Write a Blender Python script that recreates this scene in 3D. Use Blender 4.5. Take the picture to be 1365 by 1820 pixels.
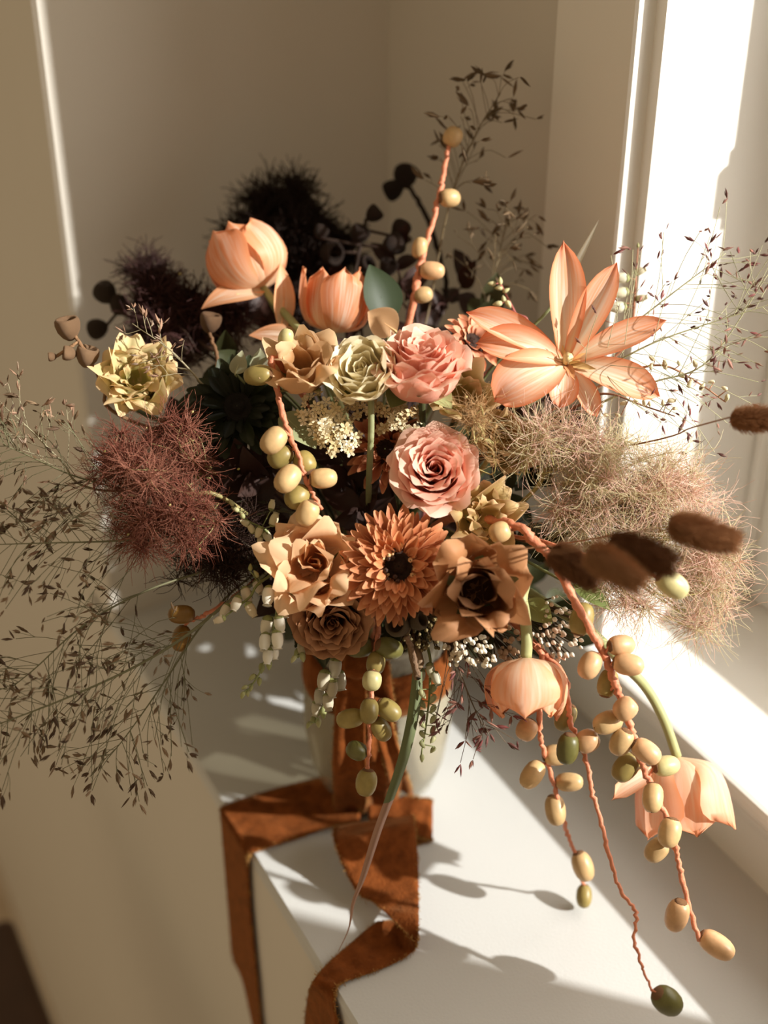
import bpy, math, random
import numpy as np
from mathutils import Vector, Matrix, Quaternion
from math import sin, cos, pi, radians, sqrt, tan, atan2, degrees

rnd = random.Random(7)
nrs = np.random.RandomState(11)
scene = bpy.context.scene
for o in list(bpy.data.objects): bpy.data.objects.remove(o)
C = scene.collection

# ------------------------------------------------------------------ camera
# world x runs from the room into the window, y along the ledge away from the camera, z up; ledge top z = 0
F_PX, PITCH, HEAD, CAM_H = 2406.0, radians(31.1), radians(27.8), 0.85
HX, HY = sin(HEAD), cos(HEAD)
FW = Vector((HX*cos(PITCH), HY*cos(PITCH), -sin(PITCH)))
UP = Vector((HX*sin(PITCH), HY*sin(PITCH), cos(PITCH)))
RT = Vector((cos(HEAD), -sin(HEAD), 0))
CAM = Vector((0, 0, CAM_H))
cd = bpy.data.cameras.new('camera'); cam = bpy.data.objects.new('camera', cd); C.objects.link(cam)
cam.matrix_world = Matrix(((RT.x, UP.x, -FW.x, 0), (RT.y, UP.y, -FW.y, 0), (RT.z, UP.z, -FW.z, CAM_H), (0, 0, 0, 1)))
cd.sensor_fit = 'VERTICAL'; cd.sensor_height = 36; cd.sensor_width = 27
cd.lens = F_PX/1820*36
cd.clip_start = 0.05
cd.dof.use_dof = True; cd.dof.focus_distance = 0.975; cd.dof.aperture_fstop = 2.5
scene.camera = cam

# ------------------------------------------------------------------ light
SUN_K, SUN_EL = 1.03, radians(28.5)
SL = Vector((-1, SUN_K, 0)).normalized()*cos(SUN_EL) + Vector((0, 0, -sin(SUN_EL)))
sd = bpy.data.lights.new('sun', 'SUN'); sd.energy = 7.6; sd.angle = radians(0.9); sd.color = (1.0, 0.975, 0.94)
so = bpy.data.objects.new('sun', sd); C.objects.link(so)
so.rotation_euler = SL.to_track_quat('-Z', 'Y').to_euler(); so.location = (2, -1, 2)
# daylight from the overcast-bright sky outside the window
ad = bpy.data.lights.new('window_daylight', 'AREA'); ad.shape = 'RECTANGLE'; ad.size = 1.25; ad.size_y = 1.0; ad.energy = 15.5; ad.color = (1.0, 0.93, 0.86)
ao = bpy.data.objects.new('window_daylight', ad); C.objects.link(ao)
ao.location = (1.10, 0.42, 0.75); ao.rotation_euler = Vector((-1, 0, 0)).to_track_quat('-Z', 'Z').to_euler()
w = bpy.data.worlds.new('world'); scene.world = w; w.use_nodes = True
bgn = w.node_tree.nodes['Background']
bgn.inputs[0].default_value = (1.0, 0.77, 0.48, 1); bgn.inputs[1].default_value = 0.42
vs = scene.view_settings
vs.view_transform = 'Standard'; vs.look = 'None'; vs.gamma = 1; vs.exposure = 0; vs.use_curve_mapping = False

# ------------------------------------------------------------------ pixel helpers (1365 x 1820 frame) used only to survey positions
def ray(u, v): return RT*((u-682.5)/F_PX) + UP*((910-v)/F_PX) + FW
def PX(u, v, d): return CAM + ray(u, v)*d
def ATZ(u, v, z=0.0):
    r = ray(u, v); return CAM + r*((z-CAM_H)/r.z)
def ATX(u, v, x):
    r = ray(u, v); return CAM + r*(x/r.x)
def VD(x, y, z): return (RT*x + UP*y - FW*z).normalized()      # right, up, towards the viewer

# ------------------------------------------------------------------ materials
MATS = {}
def mat(name, color=None, rough=0.6, objcol=False, transl=0.0, vary=0.12, noise=0.0, nscale=60, bump=0.0, bscale=200,
        edge=None, edge_pow=3.0, base=None, streak=None, sheen=0.0, spec=0.3, island=False):
    """color None -> object colour; edge/base: colours mixed towards petal margin / petal base (uv); streak: colour of fine streaks along the petal."""
    m = bpy.data.materials.new(name); m.use_nodes = True
    nt = m.node_tree; N = nt.nodes; L = nt.links
    b = N['Principled BSDF']; out = N['Material Output']
    b.inputs['Roughness'].default_value = rough
    b.inputs['Specular IOR Level'].default_value = spec
    if sheen:
        b.inputs['Sheen Weight'].default_value = sheen; b.inputs['Sheen Roughness'].default_value = 0.35
        b.inputs['Sheen Tint'].default_value = (1.0, 0.55, 0.25, 1)
    oi = N.new('ShaderNodeObjectInfo')
    if color is None: cur = oi.outputs['Color']
    else:
        rgb = N.new('ShaderNodeRGB'); rgb.outputs[0].default_value = (*color, 1); cur = rgb.outputs[0]
    def mix(fac, a, bcol, mode='MIX'):
        x = N.new('ShaderNodeMix'); x.data_type = 'RGBA'; x.blend_type = mode
        if isinstance(fac, float): x.inputs[0].default_value = fac
        else: L.new(fac, x.inputs[0])
        L.new(a, x.inputs[6])
        if isinstance(bcol, tuple): x.inputs[7].default_value = (*bcol, 1)
        else: L.new(bcol, x.inputs[7])
        return x.outputs[2]
    def mth(op, a, bb=None, cc=None):
        x = N.new('ShaderNodeMath'); x.operation = op
        for i, v in enumerate((a, bb, cc)):
            if v is None: continue
            if isinstance(v, (int, float)): x.inputs[i].default_value = v
            else: L.new(v, x.inputs[i])
        return x.outputs[0]
    if edge or base or streak:
        uv = N.new('ShaderNodeUVMap'); sp = N.new('ShaderNodeSeparateXYZ'); L.new(uv.outputs[0], sp.inputs[0])
        U, V = sp.outputs[0], sp.outputs[1]
        if streak:
            cmb = N.new('ShaderNodeCombineXYZ'); L.new(mth('MULTIPLY', U, 15.0), cmb.inputs[0]); L.new(mth('MULTIPLY', V, 1.6), cmb.inputs[1])
            L.new(mth('MULTIPLY', oi.outputs['Random'], 30.0), cmb.inputs[2])
            nz = N.new('ShaderNodeTexNoise'); nz.inputs['Scale'].default_value = 1.0; nz.inputs['Detail'].default_value = 3; L.new(cmb.outputs[0], nz.inputs['Vector'])
            # streaks strongest along the midrib
            mid = mth('SUBTRACT', 1.0, mth('MULTIPLY', mth('ABSOLUTE', mth('SUBTRACT', U, 0.5)), 2.0))
            f = mth('MULTIPLY', mth('SMOOTH_MIN', mth('MULTIPLY', mid, 1.5), 1.0, 0.2), mth('SMOOTH_MAX', mth('MULTIPLY', mth('SUBTRACT', nz.outputs[0], 0.38), 4.0), 0.0, 0.1))
            cl = N.new('ShaderNodeClamp'); L.new(f, cl.inputs[0])
            cur = mix(mth('MULTIPLY', cl.outputs[0], 0.72), cur, streak)
        if base:
            cur = mix(mth('POWER', mth('SUBTRACT', 1.0, V), 2.5), cur, base)
        if edge:
            e1 = mth('ABSOLUTE', mth('SUBTRACT', mth('MULTIPLY', U, 2.0), 1.0))
            e = mth('POWER', mth('MAXIMUM', e1, V), edge_pow)
            cur = mix(mth('MULTIPLY', e, 0.85), cur, edge)
    if noise:
        tc = N.new('ShaderNodeTexCoord'); nz = N.new('ShaderNodeTexNoise'); nz.inputs['Scale'].default_value = nscale; nz.inputs['Detail'].default_value = 4
        L.new(tc.outputs['Object'], nz.inputs['Vector'])
        k = mth('ADD', mth('MULTIPLY', nz.outputs[0], 2*noise), 1-noise)
        cmb = N.new('ShaderNodeCombineColor')
        for i in range(3): L.new(k, cmb.inputs[i])
        cur = mix(1.0, cur, cmb.outputs[0], 'MULTIPLY')
    if vary:
        k = mth('ADD', mth('MULTIPLY', oi.outputs['Random'], 2*vary), 1-vary)
        hs = N.new('ShaderNodeHueSaturation'); L.new(k, hs.inputs['Value']); L.new(cur, hs.inputs['Color']); cur = hs.outputs[0]
    L.new(cur, b.inputs['Base Color'])
    if bump:
        tc = N.new('ShaderNodeTexCoord'); nz = N.new('ShaderNodeTexNoise'); nz.inputs['Scale'].default_value = bscale; nz.inputs['Detail'].default_value = 5
        L.new(tc.outputs['Object'], nz.inputs['Vector'])
        bp = N.new('ShaderNodeBump'); bp.inputs['Strength'].default_value = bump; bp.inputs['Distance'].default_value = 0.002
        L.new(nz.outputs[0], bp.inputs['Height']); L.new(bp.outputs[0], b.inputs['Normal'])
    if transl:
        t = N.new('ShaderNodeBsdfTranslucent'); L.new(cur, t.inputs[0])
        ms = N.new('ShaderNodeMixShader'); ms.inputs[0].default_value = transl
        L.new(b.outputs[0], ms.inputs[1]); L.new(t.outputs[0], ms.inputs[2]); L.new(ms.outputs[0], out.inputs[0])
    MATS[name] = m; return m

mat('plaster', (0.64, 0.595, 0.53), 0.85, vary=0, noise=0.02, nscale=9, bump=0.06, bscale=260, spec=0.1)
mat('paint', (0.59, 0.585, 0.57), 0.55, vary=0, noise=0.015, nscale=14, bump=0.12, bscale=420, spec=0.2)
mat('gloss_paint', (0.84, 0.81, 0.76), 0.4, vary=0, bump=0.04, bscale=120, spec=0.3)
mat('wood_floor', (0.42, 0.33, 0.24), 0.5, vary=0.15, noise=0.3, nscale=8)
mat('dark_wood', (0.055, 0.025, 0.012), 0.45, vary=0.05, noise=0.3, nscale=20)
mat('metal', (0.55, 0.52, 0.48), 0.3, vary=0)
mat('rose', None, 0.55, transl=0.36, vary=0.05, edge=(0.96, 0.68, 0.54), edge_pow=7, base=(0.62, 0.10, 0.08))
mat('cream', None, 0.55, transl=0.36, vary=0.05, edge=(0.95, 0.87, 0.66), edge_pow=6, noise=0.05, nscale=120)
mat('dusk', None, 0.6, transl=0.25, vary=0.06, edge=(0.55, 0.28, 0.14), edge_pow=10)
mat('ruffle', None, 0.6, transl=0.36, vary=0.08, edge=(0.86, 0.58, 0.34), edge_pow=9, noise=0.06, nscale=120)
mat('tulip', None, 0.45, transl=0.38, vary=0.06, streak=(0.93, 0.75, 0.62), edge=(0.95, 0.42, 0.20), edge_pow=6, base=(0.90, 0.70, 0.45))
mat('tulip_open', None, 0.42, transl=0.30, vary=0.05, streak=(0.95, 0.88, 0.80), edge=(0.78, 0.20, 0.07), edge_pow=3.6, base=(0.94, 0.80, 0.55))
mat('ray', None, 0.6, transl=0.18, vary=0.14, edge=(0.80, 0.38, 0.19), edge_pow=5, base=(0.22, 0.05, 0.02))
mat('plain', None, 0.6, vary=0.10, noise=0.12, nscale=150)
mat('leaf', None, 0.5, transl=0.15, vary=0.12, noise=0.12, nscale=90)
mat('stem', None, 0.5, vary=0.06, noise=0.12, nscale=120)
mat('rachis', (0.62, 0.22, 0.12), 0.5, vary=0.05, noise=0.35, nscale=160, bump=0.5, bscale=300)
mat('fruit', None, 0.40, vary=0.10, noise=0.30, nscale=3.5, spec=0.4)
mat('bell', None, 0.5, transl=0.25, vary=0.05)
mat('hair', None, 0.7, transl=0.30, vary=0.0)
mat('fur', None, 0.8, transl=0.25, vary=0.05)
mat('seed', None, 0.65, transl=0.12, vary=0.22)
mat('cup', None, 0.8, vary=0.08, noise=0.3, nscale=350, bump=0.9, bscale=500)
mat('velvet', (0.17, 0.048, 0.012), 0.9, vary=0, noise=0.75, nscale=110, bump=0.6, bscale=420, sheen=0.30, spec=0.03)
mat('hem', (0.42, 0.22, 0.06), 0.8, vary=0)
def glass_mat(name, tint, gl):
    m = bpy.data.materials.new(name); m.use_nodes = True; nt = m.node_tree; N = nt.nodes; L = nt.links
    N.remove(N['Principled BSDF'])
    t = N.new('ShaderNodeBsdfTransparent'); t.inputs[0].default_value = (*tint, 1)
    g = N.new('ShaderNodeBsdfGlossy'); g.inputs['Roughness'].default_value = 0.03
    lw = N.new('ShaderNodeLayerWeight'); lw.inputs[0].default_value = gl
    mx = N.new('ShaderNodeMixShader'); L.new(lw.outputs['Fresnel'], mx.inputs[0]); L.new(t.outputs[0], mx.inputs[1]); L.new(g.outputs[0], mx.inputs[2])
    L.new(mx.outputs[0], N['Material Output'].inputs[0]); MATS[name] = m
glass_mat('pane_glass', (0.98, 0.99, 0.98), 0.12)
glass_mat('vase_glass', (0.88, 0.86, 0.79), 0.25)
_n = MATS['vase_glass'].node_tree
_d = _n.nodes.new('ShaderNodeBsdfDiffuse'); _d.inputs[0].default_value = (0.62, 0.56, 0.44, 1)
_m = _n.nodes.new('ShaderNodeMixShader'); _m.inputs[0].default_value = 0.28
_o = _n.nodes['Material Output']; _prev = _o.inputs[0].links[0].from_socket
_n.links.new(_prev, _m.inputs[1]); _n.links.new(_d.outputs[0], _m.inputs[2]); _n.links.new(_m.outputs[0], _o.inputs[0])

# ------------------------------------------------------------------ mesh helpers
def mk_mesh(name, V, Fq, mname, uv=None, smooth=True):
    me = bpy.data.meshes.new(name)
    V = np.asarray(V, dtype=np.float32).reshape(-1, 3)
    if isinstance(Fq, np.ndarray):
        nf, k = Fq.shape
        me.vertices.add(len(V)); me.vertices.foreach_set('co', V.ravel())
        me.loops.add(nf*k); me.loops.foreach_set('vertex_index', Fq.astype(np.int32).ravel())
        me.polygons.add(nf); me.polygons.foreach_set('loop_start', np.arange(0, nf*k, k, dtype=np.int32))
        me.update(calc_edges=True)
    else:
        me.from_pydata([tuple(map(float, v)) for v in V], [], [tuple(f) for f in Fq]); me.update()
    if smooth: me.polygons.foreach_set('use_smooth', np.ones(len(me.polygons), dtype=bool))
    if uv is not None:
        ul = me.uv_layers.new(name='UVMap')
        li = np.empty(len(me.loops), dtype=np.int32); me.loops.foreach_get('vertex_index', li)
        ul.data.foreach_set('uv', np.asarray(uv, dtype=np.float32)[li].ravel())
    me.materials.append(MATS[mname]); return me

def grid_faces(n, m, closed=False):
    """n rows of m vertices"""
    i = np.arange(n-1)[:, None]*m
    j = np.arange(m if closed else m-1)[None, :]
    j2 = (j+1) % m
    return np.stack([i+j, i+j2, i+m+j2, i+m+j], -1).reshape(-1, 4)

def link(name, me, parent=None, M=None, color=None, **props):
    o = bpy.data.objects.new(name, me); C.objects.link(o)
    if parent is not None: o.parent = parent
    if M is not None: o.matrix_basis = M
    if color is not None: o.color = (*color, 1)
    for k, v in props.items(): o[k] = v
    return o
def thing(name, label, cat, M=None, group=None):
    o = bpy.data.objects.new(name, None); C.objects.link(o); o.empty_display_size = 0.01
    if M is not None: o.matrix_basis = M
    o['label'] = label; o['category'] = cat
    if group: o['group'] = group
    return o
def T(v): return Matrix.Translation(v)
def frame(origin, axis, roll=0.0, ref=None):
    """z along axis"""
    z = Vector(axis).normalized()
    r = Vector(ref) if ref is not None else UP
    if abs(r.normalized().dot(z)) > 0.95: r = RT
    x = r.cross(z).normalized(); y = z.cross(x)
    M = Matrix(((x.x, y.x, z.x, 0), (x.y, y.y, z.y, 0), (x.z, y.z, z.z, 0), (0, 0, 0, 1)))
    return T(Vector(origin)) @ M @ Matrix.Rotation(roll, 4, 'Z')
def cat_rom(P, n):
    P = np.array([list(p) for p in P], float)
    if len(P) == 2: return P[0]+(P[1]-P[0])*np.linspace(0, 1, n)[:, None]
    Q = np.vstack([2*P[0]-P[1], P, 2*P[-1]-P[-2]])
    out = []
    for tt in np.linspace(0, len(P)-1-1e-9, n):
        i = int(tt); t = tt-i; a, b, c, d = Q[i:i+4]
        out.append(0.5*((2*b)+(-a+c)*t+(2*a-5*b+4*c-d)*t*t+(-a+3*b-3*c+d)*t**3))
    return np.array(out)
def tubes(paths, rad, sides=3):
    """paths [N,K,3], rad [N,K] -> V, F (vectorised)"""
    P = np.asarray(paths, float); N, K, _ = P.shape
    R = np.broadcast_to(np.asarray(rad, float), (N, K))
    Tn = np.gradient(P, axis=1); Tn /= np.linalg.norm(Tn, axis=2, keepdims=True)+1e-12
    ref = np.where(np.abs(Tn[:, :1, 2:3]) > 0.85, np.array([1., 0, 0]), np.array([0, 0, 1.]))
    A = np.cross(Tn, np.broadcast_to(ref, Tn.shape)); A /= np.linalg.norm(A, axis=2, keepdims=True)+1e-12
    B = np.cross(Tn, A)
    th = np.arange(sides)*2*pi/sides
    V = P[:, :, None, :]+R[:, :, None, None]*(A[:, :, None, :]*np.cos(th)[None, None, :, None]+B[:, :, None, :]*np.sin(th)[None, None, :, None])
    f = grid_faces(K, sides, True)
    Fq = (f[None]+(np.arange(N)*K*sides)[:, None, None]).reshape(-1, 4)
    return V.reshape(-1, 3), Fq
def tube_mesh(name, P, r, mname, sides=7, n=None, wob=0.0, seed=0):
    n = n or max(6, 5*len(P)); Q = cat_rom(P, n)
    r = np.interp(np.linspace(0, 1, n), np.linspace(0, 1, len(r)), r) if hasattr(r, '__len__') else np.full(n, r)
    if wob:
        rs = np.random.RandomState(seed); Q[1:-1] += rs.normal(0, wob, (n-2, 3)); r = r*(1+rs.uniform(-.15, .2, n))
    V, Fq = tubes(Q[None], r[None], sides)
    V = np.vstack([V, Q[:1], Q[-1:]]); nv = n*sides
    caps = [(nv, (j+1) % sides, j, j) for j in range(sides)]
    Fl = [tuple(f) for f in Fq]+[(nv, (j+1) % sides, j) for j in range(sides)]+[(nv+1, (n-1)*sides+j, (n-1)*sides+(j+1) % sides) for j in range(sides)]
    return mk_mesh(name, V, Fl, mname)
def lathe(name, prof, mname, seg=14, lobes=0, lamp=0.0):
    V = []
    for i, (r, z) in enumerate(prof):
        for j in range(seg):
            a = 2*pi*j/seg; k = 1+(lamp*cos(lobes*a)*(i/(len(prof)-1))**2 if lobes else 0)
            V.append((r*k*cos(a), r*k*sin(a), z))
    return mk_mesh(name, V, grid_faces(len(prof), seg, True), mname)
def boxmesh(name, lo, hi, mname, bev=0.0):
    import bmesh
    bm = bmesh.new(); bmesh.ops.create_cube(bm, size=1)
    for v in bm.verts: v.co = Vector([(lo[k]+hi[k])/2+v.co[k]*(hi[k]-lo[k]) for k in range(3)])
    if bev: bmesh.ops.bevel(bm, geom=list(bm.edges), offset=bev, segments=3, affect='EDGES', profile=0.5)
    me = bpy.data.meshes.new(name); bm.to_mesh(me); bm.free(); me.materials.append(MATS[mname]); return me
def prism(name, prof, y0, y1, mname, smooth=False):
    """closed x-z profile extruded along y"""
    n = len(prof); V = [(x, y0, z) for x, z in prof]+[(x, y1, z) for x, z in prof]
    Fq = [(i, (i+1) % n, n+(i+1) % n, n+i) for i in range(n)]+[tuple(range(n-1, -1, -1)), tuple(range(n, 2*n))]
    return mk_mesh(name, V, Fq, mname, smooth=smooth)
def quad(name, pts, mname): return mk_mesh(name, pts, [tuple(range(len(pts)))], mname, smooth=False)
def struct(name, me, label=None, cat=None):
    o = link(name, me); o['kind'] = 'structure'
    if label: o['label'] = label
    if cat: o['category'] = cat
    return o

# ------------------------------------------------------------------ the setting
X0, X1, YB0, YB1 = 0.292, 0.648, 1.18, 1.22           # ledge front edge, window wall, back wall (left end, right end)
YN, ZT, ZF = -0.38, 1.28, -1.75                          # near end, top, floor
SILL, REV, XG = 0.088, 0.814, 0.83                      # window sill height, far reveal, casement plane
struct('wall_front', boxmesh('wall_front', (X0, YN-0.8, ZF), (X0+0.12, YB0+0.004, -0.012), 'plaster'), 'off-white plaster wall below the window ledge', 'wall')
struct('floor', boxmesh('floor', (-2.2, YN-1.5, ZF-0.05), (X0+0.02, 3.0, ZF), 'wood_floor'), 'light wooden floor far below the ledge', 'floor')
me = prism('ledge', [(X0, -0.012), (X0, -0.003), (X0+0.003, 0), (X1+0.25, 0), (X1+0.25, -0.012)], YN-0.8, 1.25, 'paint')
struct('wall_ledge', me, 'white painted window ledge with sunlit patches', 'ledge')
# niche back wall (turned a little) and the room wall beyond it
def extr(name, pts, z0, z1, mname):
    n = len(pts); V = [(x, y, z0) for x, y in pts]+[(x, y, z1) for x, y in pts]
    return mk_mesh(name, V, [(i, (i+1) % n, n+(i+1) % n, n+i) for i in range(n)]+[tuple(range(n-1, -1, -1)), tuple(range(n, 2*n))], mname, smooth=False)
struct('wall_back', extr('wall_back', [(X0+0.004, YB0+0.0005), (X1+0.4, YB1+0.045), (X1+0.4, YB1+0.3), (X0, YB0+1.6), (X0, YB0+0.004)], ZF, 2.2, 'plaster'),
       'beige plaster niche wall behind the bouquet with a sunlit corner', 'wall')
struct('wall_right', extr('wall_right', [(X1, 0.93), (X1+0.3, 0.93), (X1+0.3, YB1+0.06), (X1, YB1+0.06)], 0, ZT, 'plaster'), 'shaded wall strip between niche corner and window', 'wall')
struct('wall_near', extr('wall_near', [(X1, YN-0.8), (X1+0.3, YN-0.8), (X1+0.3, 0.05), (X1, 0.05)], 0, ZT, 'plaster'), 'window wall at the near end of the ledge', 'wall')
struct('ceiling', boxmesh('ceiling', (X0, YN, ZT), (X1+0.32, 1.27, ZT+0.12), 'plaster'), 'plaster soffit over the window niche', 'soffit')
struct('wall_upper', boxmesh('wall_upper', (X0, YN-0.8, ZT+0.12), (X0+0.12, YB0+0.004, 2.2), 'plaster'), 'plaster wall above the window niche', 'wall')
struct('wall_return', boxmesh('wall_return', (X0, YN-0.8, 0), (X1, YN, ZT+0.12), 'plaster'), 'plaster wall at the near end of the niche', 'wall')
struct('trim_1', extr('trim_1', [(X1-0.005, REV+0.014), (X1-0.005+0.002, REV+0.012), (X1+0.013, REV+0.012), (X1+0.013, REV), (XG+0.04, REV), (XG+0.04, 0.931), (X1, 0.931), (X1-0.005, 0.926)], SILL, ZT, 'gloss_paint'),
       'white painted window jamb with a stepped edge, lit by the sun', 'trim')
struct('trim_2', extr('trim_2', [(X1-0.005, 0.05), (X1-0.005, -0.06), (X1+0.02, -0.06), (XG+0.04, 0.03), (XG+0.04, 0.05)], SILL, ZT, 'gloss_paint'), 'white painted near window jamb', 'trim')
# moulded window stool: riser, cove and rounded nosing
prof = [(X1+0.004, 0.0), (X1+0.004, 0.050), (X1+0.002, 0.058), (X1-0.003, 0.064), (X1-0.004, 0.068), (X1-0.001, 0.071)]
for k in range(7):
    a = -pi/2+pi*k/6; prof.append((X1-0.004-0.008*cos(a)+0.002, 0.0795+0.0085*sin(a)))
prof += [(XG+0.06, SILL), (XG+0.06, 0.0)]
struct('trim_3', prism('window_sill', prof, YN-0.8, 0.931, 'gloss_paint'), 'white moulded window sill stepping up from the ledge', 'sill')
# casement: stiles, rails, glass, latch
win = bpy.data.objects.new('window_1', None); C.objects.link(win); win['kind'] = 'structure'; win['label'] = 'white painted casement window at right'; win['category'] = 'window'
win.location = (XG, 0.4, SILL)
iw = T((-XG, -0.4, -SILL))
def wpart(n, lo, hi, m='gloss_paint', bev=0.003, parent=win, M=iw): return link(n, boxmesh(n, lo, hi, m, bev), parent, M)
wpart('frame_stop', (XG-0.016, REV-0.010, SILL), (XG, REV, ZT))
wpart('stile', (XG, 0.722, SILL), (XG+0.035, REV, ZT))
wpart('stile', (XG, 0.05, SILL), (XG+0.035, 0.13, ZT))
wpart('bottom_rail', (XG, 0.13, SILL), (XG+0.035, 0.722, SILL+0.084))
wpart('top_rail', (XG, 0.13, ZT-0.09), (XG+0.035, 0.722, ZT))
wpart('pane', (XG+0.016, 0.125, SILL+0.07), (XG+0.02, 0.727, ZT-0.085), 'pane_glass', 0)
lt = wpart('latch', (XG-0.006, 0.7135, 0.560), (XG+0.008, 0.724, 0.60), 'gloss_paint', 0.004)
wpart('latch_plate', (XG-0.003, 0.722, 0.545), (XG+0.001, 0.745, 0.61), 'metal', 0.001, lt, Matrix.Identity(4))
wpart('stay', (XG-0.012, 0.395, SILL+0.07), (XG+0.014, 0.435, SILL+0.105), 'metal', 0.003)

# dark wooden handrail on brackets along the wall below the ledge
def handrail():
    z = -0.50; a = ATZ(20, 1622, z); x1, y1 = 0.1485, a.y
    t = thing('handrail', 'dark brown wooden handrail end in the bottom left corner', 'handrail', T((x1-0.05, y1, z)))
    M = T((-(x1-0.05), -y1, -z))
    link('rail', boxmesh('rail', (x1-0.11, 0.0, z-0.06), (x1, y1, z), 'dark_wood', 0.014), t, M)
    for yy in (0.25, 0.85):
        link('bracket', boxmesh('bracket', (x1-0.07, yy-0.012, z-0.085), (X0+0.001, yy+0.012, z-0.061), 'metal', 0.004), t, M)
handrail()
# ------------------------------------------------------------------ vase
VX, VY = 0.434, 0.836
def vase():
    t = thing('vase', 'pale glass vase wrapped with rust velvet ribbon under the bouquet', 'vase', T((VX, VY, 0.0005)))
    prof = [(0.001, 0.0), (0.046, 0.0), (0.052, 0.004), (0.061, 0.03), (0.066, 0.07), (0.065, 0.11), (0.059, 0.150), (0.058, 0.168), (0.061, 0.178), (0.0615, 0.180),
            (0.060, 0.1805), (0.055, 0.168), (0.056, 0.150), (0.062, 0.11), (0.063, 0.07), (0.058, 0.03), (0.047, 0.010), (0.001, 0.008)]
    link('body', lathe('vase_body', prof, 'vase_glass', 40), t)
vase()
def vase_pt(z, s=0.55):
    a = rnd.uniform(0, 2*pi); r = 0.036*s*sqrt(rnd.random()); return Vector((VX+r*cos(a), VY+r*sin(a), z))
def stem_path(base, axis, back=0.04):
    b = Vector(base); a = Vector(axis)
    m = vase_pt(0.172, 0.8); m2 = vase_pt(0.03, 0.9)
    mid = (b-a*back)*0.45+Vector((VX, VY, 0.27))*0.55
    return [b, b-a*back, mid, m, m2]
def stem_part(root, path, r, color, name='stem', mname='stem', sides=7, n=None, **k):
    M = root.matrix_basis.inverted()
    return link(name, tube_mesh(name, path, r, mname, sides, n, **k), root, M, color)

# ------------------------------------------------------------------ petals
def petal_mesh(name, mname, L, W, th, wrap=None, wprof='rose', rnd_top=0.25, ruf=0.0, rk=3.0, cup=0.0, tip=0.0, r0=0.0, ns=7, nt=8, seed=0, spiral=0.0, twist=0.0, prof=None, rp=2.3):
    """base at origin, radial +x, flower axis +z; th: list of path angles above the horizontal from base to tip; wrap: radius of curvature across."""
    rs = random.Random(seed)
    ph = rs.uniform(0, 6.28); ph2 = rs.uniform(0, 6.28)
    tt = np.linspace(0, 1, 33); ang = np.interp(tt, np.linspace(0, 1, len(th)), th)
    rr = r0+np.concatenate([[0], np.cumsum((np.cos(ang[1:])+np.cos(ang[:-1]))/2)])*L/32
    zz = np.concatenate([[0], np.cumsum((np.sin(ang[1:])+np.sin(ang[:-1]))/2)])*L/32
    if prof is not None:
        q_ = cat_rom([(a_, 0, b_) for a_, b_ in prof], 33); seg_ = np.concatenate([[0], np.cumsum(np.linalg.norm(np.diff(q_, axis=0), axis=1))]); seg_ /= seg_[-1]
        rr = np.interp(tt, seg_, q_[:, 0]); zz = np.interp(tt, seg_, q_[:, 2]); ang = np.unwrap(np.arctan2(np.gradient(zz), np.gradient(rr)))
    V = []; UV = []
    for i in range(nt):
        t = i/(nt-1)
        for j in range(ns):
            s = -1+2*j/(ns-1)
            te = t*(1-rnd_top*abs(s)**rp*t)
            if wprof == 'rose': wd = W*(0.25+0.75*min(1, t/0.5)**0.7)
            elif wprof == 'tulip': wd = W*max(0.04, sin(pi*(0.10+0.86*t)**0.85)**0.8)
            elif wprof == 'strap': wd = W*(0.22+0.78*min(1, (t/0.62))**1.1)*(1 if t < 0.7 else sqrt(max(0.22, 1-((t-0.7)/0.31)**2)))
            elif wprof == 'lance': wd = W*max(0.03, sin(pi*t**0.8)**0.9)
            elif wprof == 'obov': wd = W*1.22*max(0.03, (0.03+0.97*t)**0.75*(1-t**5.5)**0.52)
            elif wprof == 'obovp': wd = W*1.30*max(0.02, (0.04+0.96*t)**0.8*(1-t**3)**0.85)
            elif wprof == 'fan': wd = W*(0.15+0.85*t**0.8)
            r = np.interp(te, tt, rr); z = np.interp(te, tt, zz); a = np.interp(te, tt, ang)
            nx, nz = -sin(a), cos(a)
            if wrap:
                R = wrap*(0.35+0.65*min(1, t/0.45)); q = s*wd/R
                y = R*sin(q); off = R*(1-cos(q))
            else:
                y = s*wd; off = cup*wd*s*s
            off += spiral*s*t
            rf = ruf*t**2.2*(sin(rk*s*pi/2*1.7+ph)*0.7+0.5*sin(rk*2.1*s+ph2)+0.35*sin(rk*4.3*s+ph))
            off -= rf
            z2 = z+ruf*0.5*t**3*sin(rk*2.7*s+ph2)
            if tip: off -= tip*t**5
            # a longer wrap moves inward in the horizontal plane
            y += twist*t*t*L
            V.append((r+nx*off, y, z2+nz*off)); UV.append((s*.5+.5, t))
    return mk_mesh(name, V, grid_faces(nt, ns), mname, UV)
def RZ(a): return Matrix.Rotation(a, 4, 'Z')
def RY(a): return Matrix.Rotation(a, 4, 'Y')
def RX(a): return Matrix.Rotation(a, 4, 'X')
def lerp(a, b, t): return tuple(x+(y-x)*t for x, y in zip(a, b))

def sepals(root, col, n=5, L=0.03, W=0.006, th=(-0.2, 0.5, -0.4)):
    me = petal_mesh('sepal', 'leaf', L, W, th, wprof='lance', rnd_top=0, ns=3, nt=6)
    for k in range(n): link('sepal', me, root, RZ(2*pi*k/n+0.3) @ T((0.004, 0, 0)), col)

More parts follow.
